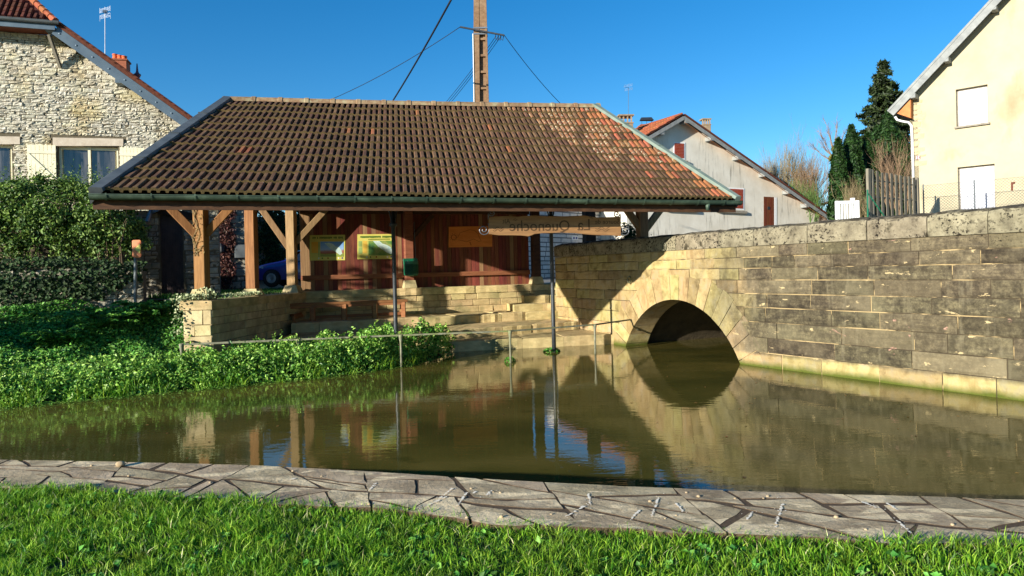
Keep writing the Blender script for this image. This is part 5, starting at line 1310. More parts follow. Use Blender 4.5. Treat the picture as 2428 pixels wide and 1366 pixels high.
# ------------------------------------------------------------------ plants on the bank
def bankh(x, y): return zbank(x, y) + .03 * np.sin(x * 2.3 + y * 3.1)
def cress_layer(name, n, size, label, lo, seed):
    x = RNG.uniform(-16, -1.75, n); d = RNG.uniform(-.12, 2.9, n); y = yedge(x) + d
    lump = np.clip(.5 + .34 * np.sin(x * 2.1 + seed + 1.7 * np.sin(y * 1.9)) * np.sin(y * 2.6 + 1.2 * np.sin(x * 1.7)) + .3 * np.sin(x * 5.3 + seed * 2 + np.sin(y * 4.1)) * np.sin(y * 4.7 + np.sin(x * 3.3)), 0, 1)
    tall = np.interp(x, [-16, -9, -6, -4, -2.6, -2.1, -1.75], [.32, .34, .42, .6, .7, .5, .12]) * np.interp(d, [-.12, .1, .5, 2.2, 2.9], [.06, .45, 1, .9, .4]) * (.12 + 1.35 * lump)
    ok = (RNG.random(n) < .12 + .88 * lump ** 1.5) & ~((x > -8.4) & (y > 17.2 + (x + 8.2) * .42) & (d > 1.9)) & ~((x > -8.25) & (x < -7.3) & (y > 17.2)) & (x < -1.75 - RNG.random(n) ** 2 * .6)
    z = bankh(x, y) + tall * (lo + (1 - lo) * RNG.random(n) ** .6) + .02
    P = np.stack([x, y, z], 1)[ok]
    return tag(leaves(name, P, np.tile([-.35, -.45, .65], (len(P), 1)), size, 'leaf_cress', kind='stuff', aspect=.62, jit=.9), label, 'plants')
cress_layer('waterside_plants', 130000, .072, 'bright green leafy water plants along the far bank', .0, 0.0)
cress_layer('waterside_leaves', 14000, .12, 'larger pale green leaves on top of the waterside plants', .6, 1.3)
n = 5200; x = RNG.uniform(-15, -1.9, n); dd_ = RNG.random(n) ** 1.6 * 1.2 - .08; y = yedge(x) + dd_; keep = np.sin(x * 3.7 + np.sin(y * 5)) + np.sin(x * 9.1) > -.2
tag(grass('bank_grass', np.stack([x, y, bankh(x, y)], 1)[keep], .42, .006, 'grass_blade', .9), 'long grass blades hanging over the far water edge', 'grass', kind='stuff')
n = 260; P = np.stack([RNG.uniform(-8, 7, n), RNG.uniform(6.5, 18, n), np.full(n, .006)], 1); P = P[(P[:, 1] < yedge(P[:, 0]) - .3) & (P[:, 1] > yfar(P[:, 0]) + .3)]
tag(leaves('floating_leaves', P, np.tile([0, 0, 1.0], (len(P), 1)), .055, 'leaf_brown', kind='stuff', aspect=.6, jit=.06, fold=.05), 'scattered brown fallen leaves floating on the pond', 'leaves')
n = 2600; x = RNG.uniform(-16, -2.1, n); y = yedge(x) - RNG.random(n) ** 2.2 * .45 - .02; P = np.stack([x, y, np.full(n, .012) + RNG.random(n) * .02], 1)
tag(leaves('floating_weed', P, np.tile([0, 0, 1.0], (n, 1)), .05, 'leaf_cress', kind='stuff', aspect=.6, jit=.15), 'thin floating green weed at the water edge', 'weed')
# taller stalks with bigger leaves
P = []; mb = MB()
for _ in range(950):
    x = random.uniform(-12, -2); y = float(yedge(x)) + random.uniform(.15, 1.7)
    if x > -8.4 and y > 17.0 + (x + 8.2) * .42 and y - yedge(x) > 1.9: continue
    hgt = (random.uniform(.3, .75) if random.random() < .8 else random.uniform(.7, 1.05)) * (.82 if x > -6.5 else .8); b_ = V(x, y, float(bankh(x, y))); l_ = V(random.uniform(-.2, .2), random.uniform(-.25, .05), 1).normalized()
    for k in range(int(hgt / .05)):
        a = random.uniform(0, 6.28); r = .02 + .07 * (1 - k * .05 / hgt); P.append(tuple(b_ + l_ * (k * .05 + .1) + V(r * math.cos(a), r * math.sin(a), 0)))
tag(leaves('bank_stalks', np.array(P), np.tile([0, -.3, .7], (len(P), 1)), .085, 'leaf_cress', kind='stuff', aspect=.5, jit=.5), 'taller leafy stalks standing up out of the waterside plants', 'plants')
n = 42000; x = RNG.uniform(-18, -8.3, n); d = RNG.uniform(2.4, 8.2, n); y = yedge(x) + d; lump = .5 + .5 * np.sin(x * 1.7 + 2 * np.sin(y * 1.1)) * np.sin(y * 1.9 + np.sin(x * 2.1))
ok = (y < np.interp(x, [-24, -14.3, -10.9, -8.2], [17.0, 19.3, 20.4, 20.4])); z = bankh(x, y) + (.12 + .4 * lump) * RNG.random(n) ** .6
P = np.stack([x, y, z], 1)[ok]
tag(leaves('ground_ivy', P, np.tile([-.1, -.3, .9], (len(P), 1)), .095, 'leaf_nettle', kind='stuff', aspect=.6, jit=.5), 'darker green ground cover between the bank and the garden wall', 'plants')
# fern-like clumps
for i, (px, py, D, r, lab) in enumerate(((235, 768, 18.2, 1.25, 'broad fern like clump in front of the garden wall, left one'), (345, 745, 19.4, 1.1, 'broad fern like clump at the foot of the sign post'), (130, 815, 17.0, .9, 'small fern like clump left on the shaded bank'))):
    c = U(px, py, D); c.z = float(bankh(c.x, c.y)); t = empty('nettle_clump', c, lab, 'plant', 'clumps on the shaded bank'); P = []; mb = MB()
    for k in range(60):
        a = random.uniform(0, 6.28); rr = r * random.uniform(.3, 1); h_ = random.uniform(.35, .75) * r; ctrl = [c, c + V(math.cos(a) * rr * .45, math.sin(a) * rr * .45, h_), c + V(math.cos(a) * rr, math.sin(a) * rr, h_ * .8)]
        pts = [ctrl[0] * (1 - q) ** 2 + ctrl[1] * 2 * q * (1 - q) + ctrl[2] * q * q for q in np.linspace(0, 1, 6)]; mb.tube(pts, .009, 4)
        for q in np.linspace(.25, 1, 20):
            p = ctrl[0] * (1 - q) ** 2 + ctrl[1] * 2 * q * (1 - q) + ctrl[2] * q * q
            for sg in (-1, 1): P.append(tuple(p + V(-math.sin(a), math.cos(a), 0) * sg * .07 * (1.3 - q)))
    mb.build('stems', 'stem_green', t); leaves('fronds', np.array(P), np.tile([0, -.2, 1], (len(P), 1)), .14, 'leaf_nettle', t, aspect=.45, jit=.3, kind='stuff')
# ivy over the pier and along the wall top, dry creeper on the corner post
iv2 = empty('pier_ivy', (-7.9, 17.5, 1.8), 'trailing pale ivy on top of the stone pier and side wall', 'ivy'); P = []
for _ in range(900):
    t = random.random()
    if t < .42: p = (random.gauss(-7.95, .2), random.gauss(17.5, .2), 1.86 + random.random() * .14)
    elif t < .62: p = (random.gauss(-8.3, .07), random.gauss(17.4, .2), 1.9 - random.random() ** 1.6 * .95)
    elif t < .7: p = (random.gauss(-7.75, .1), 17.58 - random.random() * .06, 1.85 + random.random() * .3)
    else: q = random.random(); p = (-7.62 + q * .2 + random.gauss(0, .09), 17.9 + q * 2.3, 1.87 + random.random() * .09)
    P.append(p)
leaves('ivy_leaves', np.array(P), np.tile([-.2, -.5, .7], (len(P), 1)), .075, 'leaf_ivy_pale', iv2, aspect=.8, jit=.5, kind='stuff')
mb = MB()
for k in range(3):
    pts = [b1 + V(-.13 + .06 * math.sin(t * 2.2 + k * 1.7) + .05 * k, -.165, 2.95 + t * .28) for t in np.linspace(0, 4.2, 14)]; mb.tube(pts, .009, 5)
mb.tube([b1 + V(-.1, -.165, 3.0), b1 + V(.0, -.175, 3.08), b1 + V(.08, -.17, 3.2), b1 + V(.13, -.165, 3.22)], .009, 5)
cre = empty('post_creeper', b1 + V(0, -.16, 2.9), 'dry creeper stems clinging to the front left post', 'creeper'); mb.build('stems', 'twig', cre)
P = [tuple(b1 + V(random.uniform(-.16, .14), -.18, 3.02 + random.random() ** 1.5 * 1.2)) for _ in range(70)]
leaves('dry_leaves', np.array(P), np.tile([0, -1, .1], (len(P), 1)), .05, 'leaf_dry', cre, kind='stuff')
# moss clumps where posts enter the water
for px, py, r, lab in ((1209, 858, .14, 'dark mossy clump round a rail post foot in the water'), (1308, 834, .24, 'green weed clump at the iron column foot in the water')):
    c = onZ(px, py, 0); n = 260 if r > .2 else 160; d = RNG.normal(0, 1, (n, 3)); d /= np.linalg.norm(d, axis=1)[:, None]; P = np.array(c) + d * np.array([r, r * .8, r * (.45 if r > .2 else .9)]); P[:, 2] = np.abs(P[:, 2])
    tag(leaves('moss_clump', P, d, .07, 'leaf_nettle', kind='stuff'), lab, 'moss')

# ------------------------------------------------------------------ car behind the shelter
def car(base, label, heading=-1):
    t = empty('parked_car', base, label, 'car', 'blue parked cars')
    prof = [(0, .28), (.0, .7), (.08, .86), (.6, .98), (1.15, 1.04), (1.85, 1.42), (2.4, 1.48), (3.3, 1.42), (3.75, 1.0), (3.9, .9), (3.92, .3)]
    def cab(i): return .78 if 5 <= i <= 7 else (.92 if i in (3, 4, 8, 9) else .97)
    vs = []; W2 = .82
    for yy in (-1, 1):
        for i, (x, z) in enumerate(prof): vs.append(base + V(x, yy * W2 * cab(i), z))
    n = len(prof); lo = []
    for yy in (-1, 1):
        for x, z in ((0, .28), (3.92, .3)): pass
    # shoulder line splits flank from cabin
    sh = [(0.02, .6), (.2, .66), (.75, .7), (1.15, .74), (1.85, .8), (2.4, .82), (3.3, .84), (3.75, .84), (3.9, .8), (3.92, .6)]
    b0 = len(vs)
    for yy in (-1, 1):
        for x, z in sh: vs.append(base + V(x, yy * W2 * 1.03, z))
        for x, z in ((.02, .28), (.3, .25), (.75, .24), (1.15, .24), (1.85, .24), (2.4, .24), (3.3, .24), (3.6, .25), (3.8, .26), (3.92, .3)): vs.append(base + V(x, yy * W2, z))
    m = len(sh); fs = []
    for si, off in ((0, 0), (1, n)):
        sb_ = b0 + si * 2 * m; lb = sb_ + m
        for k in range(m - 1):
            fs.append((sb_ + k, sb_ + k + 1, lb + k + 1, lb + k)); fs.append((off + k + 1, off + k + 2 if k + 2 < n else off + k + 1, sb_ + k + 1, sb_ + k) if k + 2 < n else (off + k + 1, sb_ + k + 1, sb_ + k))
        fs.append((off, off + 1, sb_, lb))
    for i in range(n - 1): fs.append((i, i + 1, n + i + 1, n + i))
    body = MB().add(vs, fs).build('body', 'car_blue', t, smooth=False, fixn=True)
    md = body.modifiers.new('soften', 'SUBSURF'); md.levels = 1; md.render_levels = 2
    for x in (.78, 3.15):
        for yy in (-1, 1):
            c = base + V(x, yy * (W2 - .02), .31); wh_ = MB().lathe(c - V(0, .1, 0), [(.2, 0), (.3, .01), (.315, .05), (.315, .15), (.3, .19), (.2, .2)], 20, ax=(0, 1, 0)).build('wheel', 'car_black', t, smooth=False)
            MB().lathe(c + V(0, yy * .09, 0), [(.19, 0), (.2, .03 * yy), (.15, .035 * yy), (.06, .02 * yy), (.05, .05 * yy)], 16, ax=(0, 1, 0)).build('rim', 'steel', wh_)
            MB().lathe(c - V(0, .0, 0), [(.37, -.02), (.37, .04 * yy)], 20, ax=(0, 1, 0)).build('wheel_arch', 'car_black', t)
    for yy in (-1, 1): MB().prism([base + V(.03, yy * .74, .6), base + V(.45, yy * .835, .72), base + V(.42, yy * .82, .83), base + V(.12, yy * .74, .72)], (0, -yy * .06, 0)).build('headlight', 'car_lamp', t, fixn=True)
    MB().prism([base + V(1.3, -.7, 1.06), base + V(1.84, -.6, 1.39), base + V(1.84, .6, 1.39), base + V(1.3, .7, 1.06)], V(-.03, 0, .03)).build('windscreen', 'car_glass', t, fixn=True)
    for yy in (-1, 1): MB().prism([base + V(1.45, yy * .79, .95), base + V(3.4, yy * .79, .98), base + V(3.2, yy * .665, 1.34), base + V(1.95, yy * .665, 1.35)], (0, yy * .03, 0)).build('side_glass', 'car_glass', t, fixn=True)
    return t
c = U(617, 678, 29); car(V(c.x, c.y, c.z), 'dark blue car with its nose showing behind the left posts')
c = U(1920, 560, 22); car(V(c.x - .2, c.y, 2.33), 'blue car roof just showing above the bridge parapet')

# ------------------------------------------------------------------ white rendered house
WHD = Vector((.89, .456)).normalized(); WHN = Vector((WHD.y, -WHD.x)); WHP = U(1650, 450, 52).xy; WN3, WD3 = V(*WHN, 0), V(*WHD, 0)
def wh(px, py, off=0.0): return onV(px, py, WHP + WHN * off, WHD)
white = empty('white_house', V(WHP.x, WHP.y, 1.77), 'white rendered house with red shutters and a long sloping roof', 'house')
ap, rr, lf = wh(1622, 284), wh(1962, 519), wh(1482, 362)
base_ = 1.7
MB().prism([V(lf.x, lf.y, base_), V(rr.x, rr.y, base_), rr, ap, lf], -WN3 * 12).build('wall', 'white_render', white, fixn=True)
def rake2(p0, p1, off, wd, hh, name, mat, par): 
    a, b = wh(*p0, off), wh(*p1, off); return MB().bar(a, b, wd, hh).build(name, mat, par)
wrk = rake2((1622, 279), (1972, 522), .6, .05, .26, 'rake_board', 'rake_paint', white); rake2((1622, 279), (1440, 385), .6, .05, .26, 'rake_board', 'rake_paint', white)
def slope(p0, p1, mat, lift=.16):
    a, b = wh(*p0, .66), wh(*p1, .66); u = (b - a).normalized().cross(WN3); u = u if u.z > 0 else -u
    return MB().prism([a + u * lift, b + u * lift, b + u * (lift + .1), a + u * (lift + .1)], -WN3 * 10).build('roof_slope', mat, white, fixn=True), a + u * (lift + .1), b + u * (lift + .1), u
sR = slope((1622, 277), (1975, 522), 'house_tile'); sL = slope((1622, 277), (1440, 383), 'house_tile_orange')
_, a, b, u = sL
for i in range(16):
    t0 = a.lerp(b, .01) - WN3 * (.12 + i * .62)
    for j in range(9):
        p = a.lerp(b, (j + .02) / 9) - WN3 * (.05 + i * .31); q = a.lerp(b, (j + 1.05) / 9) - WN3 * (.05 + i * .31); MB().tube([p + u * .0, q + u * .05], [.1, .11], 6).build('roof_tile', 'house_tile_orange', sL[0])
MB().prism([wh(1622, 290, .6), wh(1970, 529, .6), wh(1970, 529, .02), wh(1622, 290, .02)], V(0, 0, .03)).build('soffit', 'soffit_wood', white, fixn=True)
for px, py in ((1622, 289), (1565, 316), (1682, 330), (1747, 375), (1809, 415), (1865, 456), (1908, 488)):
    MB().box(wh(px, py, .3), WD3 * .18, WN3 * .3, V(0, 0, .16), 0, .02).build('purlin_end', 'rake_paint', white)
def wrect(x0, y0, x1, y1, off, th, name, mat, par, sl=.05):
    m = (x0 + x1) / 2; f = lambda x, y: wh(x, y + (x - m) * sl, off); return MB().prism([f(x0, y1), f(x1, y1), f(x1, y0), f(x0, y0)], -WN3 * th).build(name, mat, par, fixn=True)
def shutter_win(x0, y0, x1, y1, sill):
    w_ = wrect(x0, y0, x1, y1, .03, .06, 'window', 'white_paint', white); n = max(4, int((y1 - y0) / 4))
    for k in range(n): wrect(x0 + 3, y0 + 3 + (y1 - y0 - 6) * k / n, x1 - 3, y0 + 3 + (y1 - y0 - 6) * (k + .82) / n, .055, .04, 'shutter_slat', 'red_shutter', w_)
    if sill: wrect(x0 - 6, y1 + 2, x1 + 7, y1 + 8, .2, .25, 'sill', 'sill', w_)
shutter_win(1597, 337, 1625, 378, True); shutter_win(1709, 445, 1765, 497, True); shutter_win(1585, 440, 1650, 494, True)
dr = wrect(1811, 467, 1841, 620, .012, .03, 'door', 'door_brown', white); wrect(1836, 468, 1842, 620, .03, .03, 'door_reveal', 'white_paint', dr); wrect(1820, 490, 1826, 497, .04, .03, 'door_knocker', 'iron', dr)
for k in range(4): wrect(1813 + k * 6, 470, 1818 + k * 6, 620, .02, .02, 'door_plank', 'door_brown', dr)
def chim(px, y0, y1, wpx, D, mat, parent, cap):
    a = U(px, y1, D); h = U(px, y0, D).z - a.z; w_ = wpx / F * D / 2
    st_ = MB().box(a + V(0, 0, h * .3 - .4), V(w_, .05, 0), V(-.05, w_ * .9, 0), V(0, 0, h * .3 + .4), 0, .01).build('chimney', mat, parent)
    MB().box(a + V(0, 0, h * .6), V(w_ * 1.1, .05, 0), V(-.05, w_, 0), V(0, 0, .04)).build('chimney_shoulder', mat, st_)
    if cap == 'slab':
        for sx in (-.85, -.3, .3, .85): MB().box(a + V(sx * w_, -w_ * .8, h * .78), V(.05, 0, 0), V(0, .05, 0), V(0, 0, h * .16)).build('cap_leg', mat, st_)
        MB().box(a + V(0, 0, h * .97), V(w_ * 1.15, .05, 0), V(-.05, w_ * 1.1, 0), V(0, 0, .05)).build('cap_slab', mat, st_)
    else:
        for sx in (-.75, 0, .75): MB().bar(a + V(sx * w_, -w_ * .7, h * .6), a + V(sx * w_, -w_ * .7, h * .9), .03, .03, (0, 1, 0)).build('cap_leg', 'iron', st_)
        MB().prism([a + V(-w_ * 1.0, -w_, h * .86), a + V(w_ * 1.1, -w_, h * .84), a + V(w_ * .9, -w_ * .2, h * 1.05), a + V(-w_ * .7, -w_ * .2, h * 1.05)], (0, w_, 0)).build('cap_plate', 'iron', st_, fixn=True)
chim(1673, 283, 318, 19, 54, 'chimney_render', white, 'slab'); chim(1532, 281, 325, 30, 58, 'brick_chimney', white, 'plate')

# ------------------------------------------------------------------ pale stone cottage
CTD = Vector((.62, .785)).normalized(); CN2 = Vector((CTD.y, -CTD.x)); CN3 = V(*CN2, 0); CTP = U(1380, 550, 50).xy; ct = lambda px, py, off=0.0: onV(px, py, CTP + CN2 * off, CTD)
cot = empty('pale_cottage', V(CTP.x, CTP.y, 1.77), 'pale squared stone cottage seen under the right end of the roof', 'house')
a, b = ct(1240, 560), ct(1483, 560)
MB().prism([(a.x, a.y, 1.7), (b.x, b.y, 1.7), (b.x, b.y, 7.3), (a.x, a.y, 7.3)], -CN3 * 3).build('wall_core', 'joint_grey', cot, fixn=True)
Pc = lambda s: a.xy + CTD * s; zs = [1.8]
while zs[-1] < 7.0: zs.append(zs[-1] + random.choice([.27, .3, .34]))
masonry(Pc, lambda s: CN2, .3, (b - a).xy.length, zs, (.8, 1.7), 'stone', 'white_stone', cot, out=.012, back=.02, cham=.015, jit=.006, gap=.06, outj=.006)
w_ = MB().prism([ct(1412, 497, .05), ct(1458, 498, .05), ct(1458, 440, .05), ct(1412, 440, .05)], -CN3 * .1).build('window', 'white_paint', cot, fixn=True); MB().prism([ct(1415, 491, .07), ct(1454, 492, .07), ct(1454, 443, .07), ct(1415, 443, .07)], -CN3 * .05).build('shutter', 'red_shutter', w_, fixn=True)
MB().prism([ct(1408, 502, .2), ct(1470, 504, .2), ct(1470, 500, .2), ct(1408, 498, .2)], -CN3 * .3).build('sill', 'sill', w_, fixn=True)
pt_ = MB().prism([ct(1356, 569, .03), ct(1371, 569, .03), ct(1371, 560, .03), ct(1356, 560, .03)], -CN3 * .02).build('number_plate', 'white_paint', cot, fixn=True)
for k in range(2): MB().prism([ct(1359 + k * 6, 567, .035), ct(1363 + k * 6, 567, .035), ct(1363 + k * 6, 562, .035), ct(1359 + k * 6, 562, .035)], -CN3 * .004).build('plate_mark', 'plate_blue', pt_, fixn=True)
chim(1482, 275, 322, 32, 52, 'chimney_render', cot, 'slab')
antenna(1490, 278, 208, 52, 'grid television antenna on the cottage chimney', -1)
mbp = [tuple(U(random.gauss(1492, 14), random.gauss(556, 12), 30)) for _ in range(500)]
tag(leaves('dark_bush', np.array(mbp), np.tile([0, -.5, .6], (500, 1)), .16, 'leaf_ivy', kind='stuff'), 'small dark bush between the cottage and the right post', 'bush')

# ------------------------------------------------------------------ cream house on the right
RHD = Vector((.72, -.694)).normalized(); RHN = Vector((RHD.y, -RHD.x)); RHP = U(2160, 400, 30).xy; RN3, RD3 = V(*RHN, 0), V(*RHD, 0)
def rh(px, py, off=0.0): return onV(px, py, RHP + RHN * off, RHD)
cream = empty('cream_house', V(RHP.x, RHP.y, 1.77), 'cream rendered gable house with white roller shutters on the right', 'house')
c0, c1 = rh(2160, 236), rh(2600, -232); sl_ = (c1.z - c0.z) / (c1.xy - c0.xy).length; rs = lambda px, py=300: (rh(px, py).xy - RHP).dot(RHD)
rz = lambda s: c0.z + sl_ * s
A_, B_ = rs(2268), rs(2344); C_, D_ = rs(2268), rs(2356); uz0, uz1 = rh(2305, 296).z, rh(2305, 206).z; dz1 = rh(2311, 393).z; E_ = rs(2600)
rects = [(0, A_, 1.7, rz), (A_, B_, uz1, rz), (A_, B_, dz1, uz0), (B_, D_, dz1, rz), (D_, E_, 1.7, rz)]
piece_wall(RHP, RHD, RHN, rects, None, .3, 'cream_render', cream, 'wall')
a = RHP; b = RHP - RHN * 9
MB().prism([V(a.x, a.y, 1.7), V(b.x, b.y, 1.7), V(b.x, b.y, c0.z), V(a.x, a.y, c0.z)], RD3 * .3).build('side_wall', 'cream_render', cream, fixn=True)
def roller(sa, sb_, z0, z1, name):
    q = RHP - RHN * .2; p = lambda s, z: V(*(q + RHD * s), z)
    w_ = MB().prism([p(sa, z0), p(sb_, z0), p(sb_, z1), p(sa, z1)], -RN3 * .05).build('window', 'white_shutter', cream, fixn=True)
    n = int((z1 - z0) / .055)
    for k in range(n):
        za = z0 + (z1 - z0) * k / n; MB().prism([p(sa + .04, za + .004) + RN3 * .012, p(sb_ - .04, za + .004) + RN3 * .012, p(sb_ - .04, za + .05) + RN3 * .006, p(sa + .04, za + .05) + RN3 * .006], -RN3 * .012).build('shutter_slat', 'white_shutter', w_, fixn=True)
    for sa2, sb2, za2, zb2 in ((sa, sa + .045, z0, z1), (sb_ - .045, sb_, z0, z1), (sa, sb_, z1 - .06, z1)): MB().prism([p(sa2, za2) + RN3 * .03, p(sb2, za2) + RN3 * .03, p(sb2, zb2) + RN3 * .03, p(sa2, zb2) + RN3 * .03], -RN3 * .03).build('reveal_shade', 'sill', w_, fixn=True)  # darker strips stand in for the shade of the recess round the shutter
    return w_
w_ = roller(A_, B_, uz0, uz1, 'w'); MB().bar(V(*(RHP + RHD * (A_ - .06) - RHN * .06), uz0 - .04), V(*(RHP + RHD * (B_ + .06) - RHN * .06), uz0 - .04), .36, .07).build('sill', 'sill', w_)
MB().bar(V(*(RHP + RHD * (A_ + .08) - RHN * .16), uz0 + .14), V(*(RHP + RHD * (B_ - .05) - RHN * .16), uz0 + .14), .02, .02).build('pull_bar', 'steel', w_)
roller(C_, D_, 1.8, dz1, 'd')
e0_, e1_ = rh(2113, 270, .5), rh(2600, -252, .5)
MB().bar(e0_, e1_, .06, .26).build('rake_board', 'rake_paint', cream)
ru_ = (e1_ - e0_).normalized().cross(RN3); ru_ = ru_ if ru_.z > 0 else -ru_
MB().prism([e0_ + ru_ * .13 + RN3 * .05, e1_ + ru_ * .13 + RN3 * .05, e1_ + ru_ * .22 + RN3 * .05, e0_ + ru_ * .22 + RN3 * .05], -RN3 * 9.5).build('roof', 'rake_paint', cream, fixn=True)
for px, py in ((2168, 226), (2246, 140), (2358, 18)): MB().box(rh(px, py + 3, .26), RD3 * .1, RN3 * .26, V(0, 0, .1), 0, .015).build('purlin_end', 'rake_paint', cream)
MB().prism([rh(2127, 268, .4), rh(2159, 279, .4), rh(2159, 236, .4)], -RN3 * .3).build('eave_box', 'soffit_wood', cream, fixn=True)
MB().prism([rh(2124, 268, .42), rh(2160, 280, .42), V(*(rh(2160, 280, .42).xy - RHN * 6), rh(2160, 280).z), V(*(rh(2124, 268, .42).xy - RHN * 6), rh(2124, 268).z)], V(0, 0, .03)).build('soffit', 'soffit_wood', cream, fixn=True)
pts = [rh(2122, 276, .3), rh(2127, 284, .3), rh(2140, 288, .2), rh(2154, 290, .1), rh(2161, 298, .08), rh(2163, 330, .07), rh(2168, 500, .07)]
MB().tube(pts, .05, 10).build('downpipe', 'white_paint', cream, smooth=True)
for i, (x0, x1, y0, y1) in enumerate(((2164, 2186, 238, 246), (2164, 2180, 250, 262), (2162, 2192, 275, 285), (2165, 2182, 290, 303), (2166, 2190, 318, 330), (2166, 2178, 336, 348), (2166, 2191, 351, 361), (2168, 2180, 362, 368), (2180, 2194, 368, 373), (2168, 2196, 383, 394), (2166, 2180, 308, 316), (2164, 2184, 264, 272))):
    MB().prism([rh(x0, y1, .012), rh(x1, y1 - 3, .012), rh(x1 + 2, y0 - 2, .012), rh(x0, y0, .012)], -RN3 * .02).build('quoin_stone', 'quoin', cream, fixn=True)
np_ = MB().prism([rh(2171, 378, .03), rh(2182, 377, .03), rh(2182, 369, .03), rh(2171, 370, .03)], -RN3 * .02).build('number_plate', 'plate_maroon', cream, fixn=True)
text_mesh('31', 'plate_number', .17, rh(2181, 376.5, .034), RD3, V(0, 0, 1), RN3, 'white_paint', np_)
MB().prism([rh(2397, 452, .02), rh(2402, 452, .02), rh(2402, 434, .02), rh(2397, 434, .02)], -RN3 * .03).build('vent_slot', 'door_brown', cream, fixn=True)
MB().prism([rh(2397, 437, .022), rh(2407, 436, .022), rh(2407, 431, .022), rh(2397, 432, .022)], -RN3 * .03).build('vent_slot', 'door_brown', cream, fixn=True)

# ------------------------------------------------------------------ fences
FNP = RHP + RHN * 1.6; fn_ = lambda px, py: onV(px, py, FNP, RHD)
link = empty('chain_link_fence', fn_(2300, 500), 'chain link fence on thin posts in front of the cream house', 'fence')
f0, f1 = fn_(2184, 441), fn_(2470, 408); L = (f1.xy - f0.xy).length; zt = f0.z; zb = zt - 1.5; d3 = (f1 - f0); d3.z = 0; d3.normalize(); mb = MB(); H_ = zt - zb; sp = .115; k = -int(H_ / sp) - 1
while k * sp < L:
    for sg in (1, -1):
        a0, a1 = (k * sp, k * sp + H_); za, zb_ = (zb, zt) if sg > 0 else (zt, zb)
        p, q = a0, a1
        t0, t1 = max(0, (0 - p) / (q - p)), min(1, (L - p) / (q - p))
        if t1 - t0 > .02: mb.tube([V(f0.x, f0.y, 0) + d3 * (p + (q - p) * t) + V(0, 0, za + (zb_ - za) * t) for t in (t0, t1)], .0045, 3, caps=False)
    k += 1
mb.build('wire_mesh', 'zinc', link, kind='stuff')
for z in (zt, zt - .5): MB().tube([V(f0.x, f0.y, z), V(f0.x, f0.y, z) + d3 * L], .005, 4).build('tension_wire', 'zinc', link)
for px in (2189, 2310, 2440): p = fn_(px, 440); MB().tube([V(p.x, p.y, zb - .4), V(p.x, p.y, zt + .06)], .025, 8).build('fence_post', 'zinc', link)
WFP = U(2055, 450, 25).xy; WFD = Vector((.8, .6)); WFN = Vector((.6, -.8)); wf = lambda px, py: onV(px, py, WFP, WFD)
wfe = empty('slat_fence', wf(2115, 503), 'weathered grey wooden slat fence panel beside the cream house', 'fence'); zt0 = wf(2058, 400).z; z0 = zt0 - 2.0
x0, x1 = (wf(2070, 450).xy - WFP).dot(WFD), (wf(2172, 450).xy - WFP).dot(WFD); ns = 19
for i in range(ns):
    q = WFP + WFD * (x0 + (x1 - x0) * (i + .5) / ns) + WFN * (.03 if i % 2 else -.03); hgt = zt0 - .06 + random.uniform(-.03, .03) - .1 * abs(i - 4) / ns
    MB().box(V(*q, (z0 + hgt) / 2), V(*WFD, 0) * ((x1 - x0) / ns * .42), V(*WFN, 0) * .011, V(random.uniform(-.01, .01), 0, (hgt - z0) / 2), 0, .005).build('slat', 'fence_wood', wfe)
for z in (z0 + .3, z0 + 1.0, z0 + 1.6): MB().bar(V(*(WFP + WFD * x0), z), V(*(WFP + WFD * x1), z), .035, .05).build('cross_rail', 'fence_wood', wfe)
for px, w_, dz in ((2060, .2, .0), (2068, .12, -.02), (2175, .12, -.1)): q = wf(px, 450); MB().box(V(q.x, q.y, (z0 + zt0 + dz) / 2), V(*WFD, 0) * w_ / 2, V(*WFN, 0) * .05, V(0, 0, (zt0 + dz - z0) / 2), 0, .01).build('fence_post', 'fence_wood', wfe)
wg = empty('white_gate', U(2008, 520, 24), 'small white slatted gate above the bridge parapet', 'gate'); gz0, gz1 = U(2008, 540, 24).z, U(2008, 476, 24).z; gx0, gx1 = U(1984, 500, 24).x, U(2034, 500, 24).x
for x in (gx0, gx1): MB().box(V(x, 24, (gz0 + gz1) / 2), V(.045, 0, 0), V(0, .04, 0), V(0, 0, (gz1 - gz0) / 2), 0, .008).build('stile', 'white_paint', wg)
MB().box(V(gx1 - .1, 24.15, (gz0 + gz1) / 2 + .05), V(.06, 0, 0), V(0, .06, 0), V(0, 0, (gz1 - gz0) / 2 + .05), 0, .008).build('gate_post', 'white_paint', wg)
for z in (gz1 - .05, gz0 + .1): MB().bar(V(gx0, 24, z), V(gx1, 24, z), .05, .09).build('cross_rail', 'white_paint', wg)
for i in range(7): x = gx0 + (gx1 - gx0) * (i + 1) / 8; MB().box(V(x, 24, (gz0 + gz1) / 2), V(.026, 0, 0), V(0, .012, 0), V(0, 0, (gz1 - gz0) / 2 - .05)).build('slat', 'white_paint', wg)
gp = U(2057, 510, 23.5); gpo = empty('green_post', gp, 'thin dark green metal post with a raking stay by the slat fence', 'post'); MB().tube([gp - V(0, 0, .5), U(2057, 450, 23.5)], .03, 8).build('upright', 'bin_green', gpo); MB().tube([U(2058, 458, 23.5), U(2096, 512, 23.6)], .02, 6).build('stay', 'bin_green', gpo)

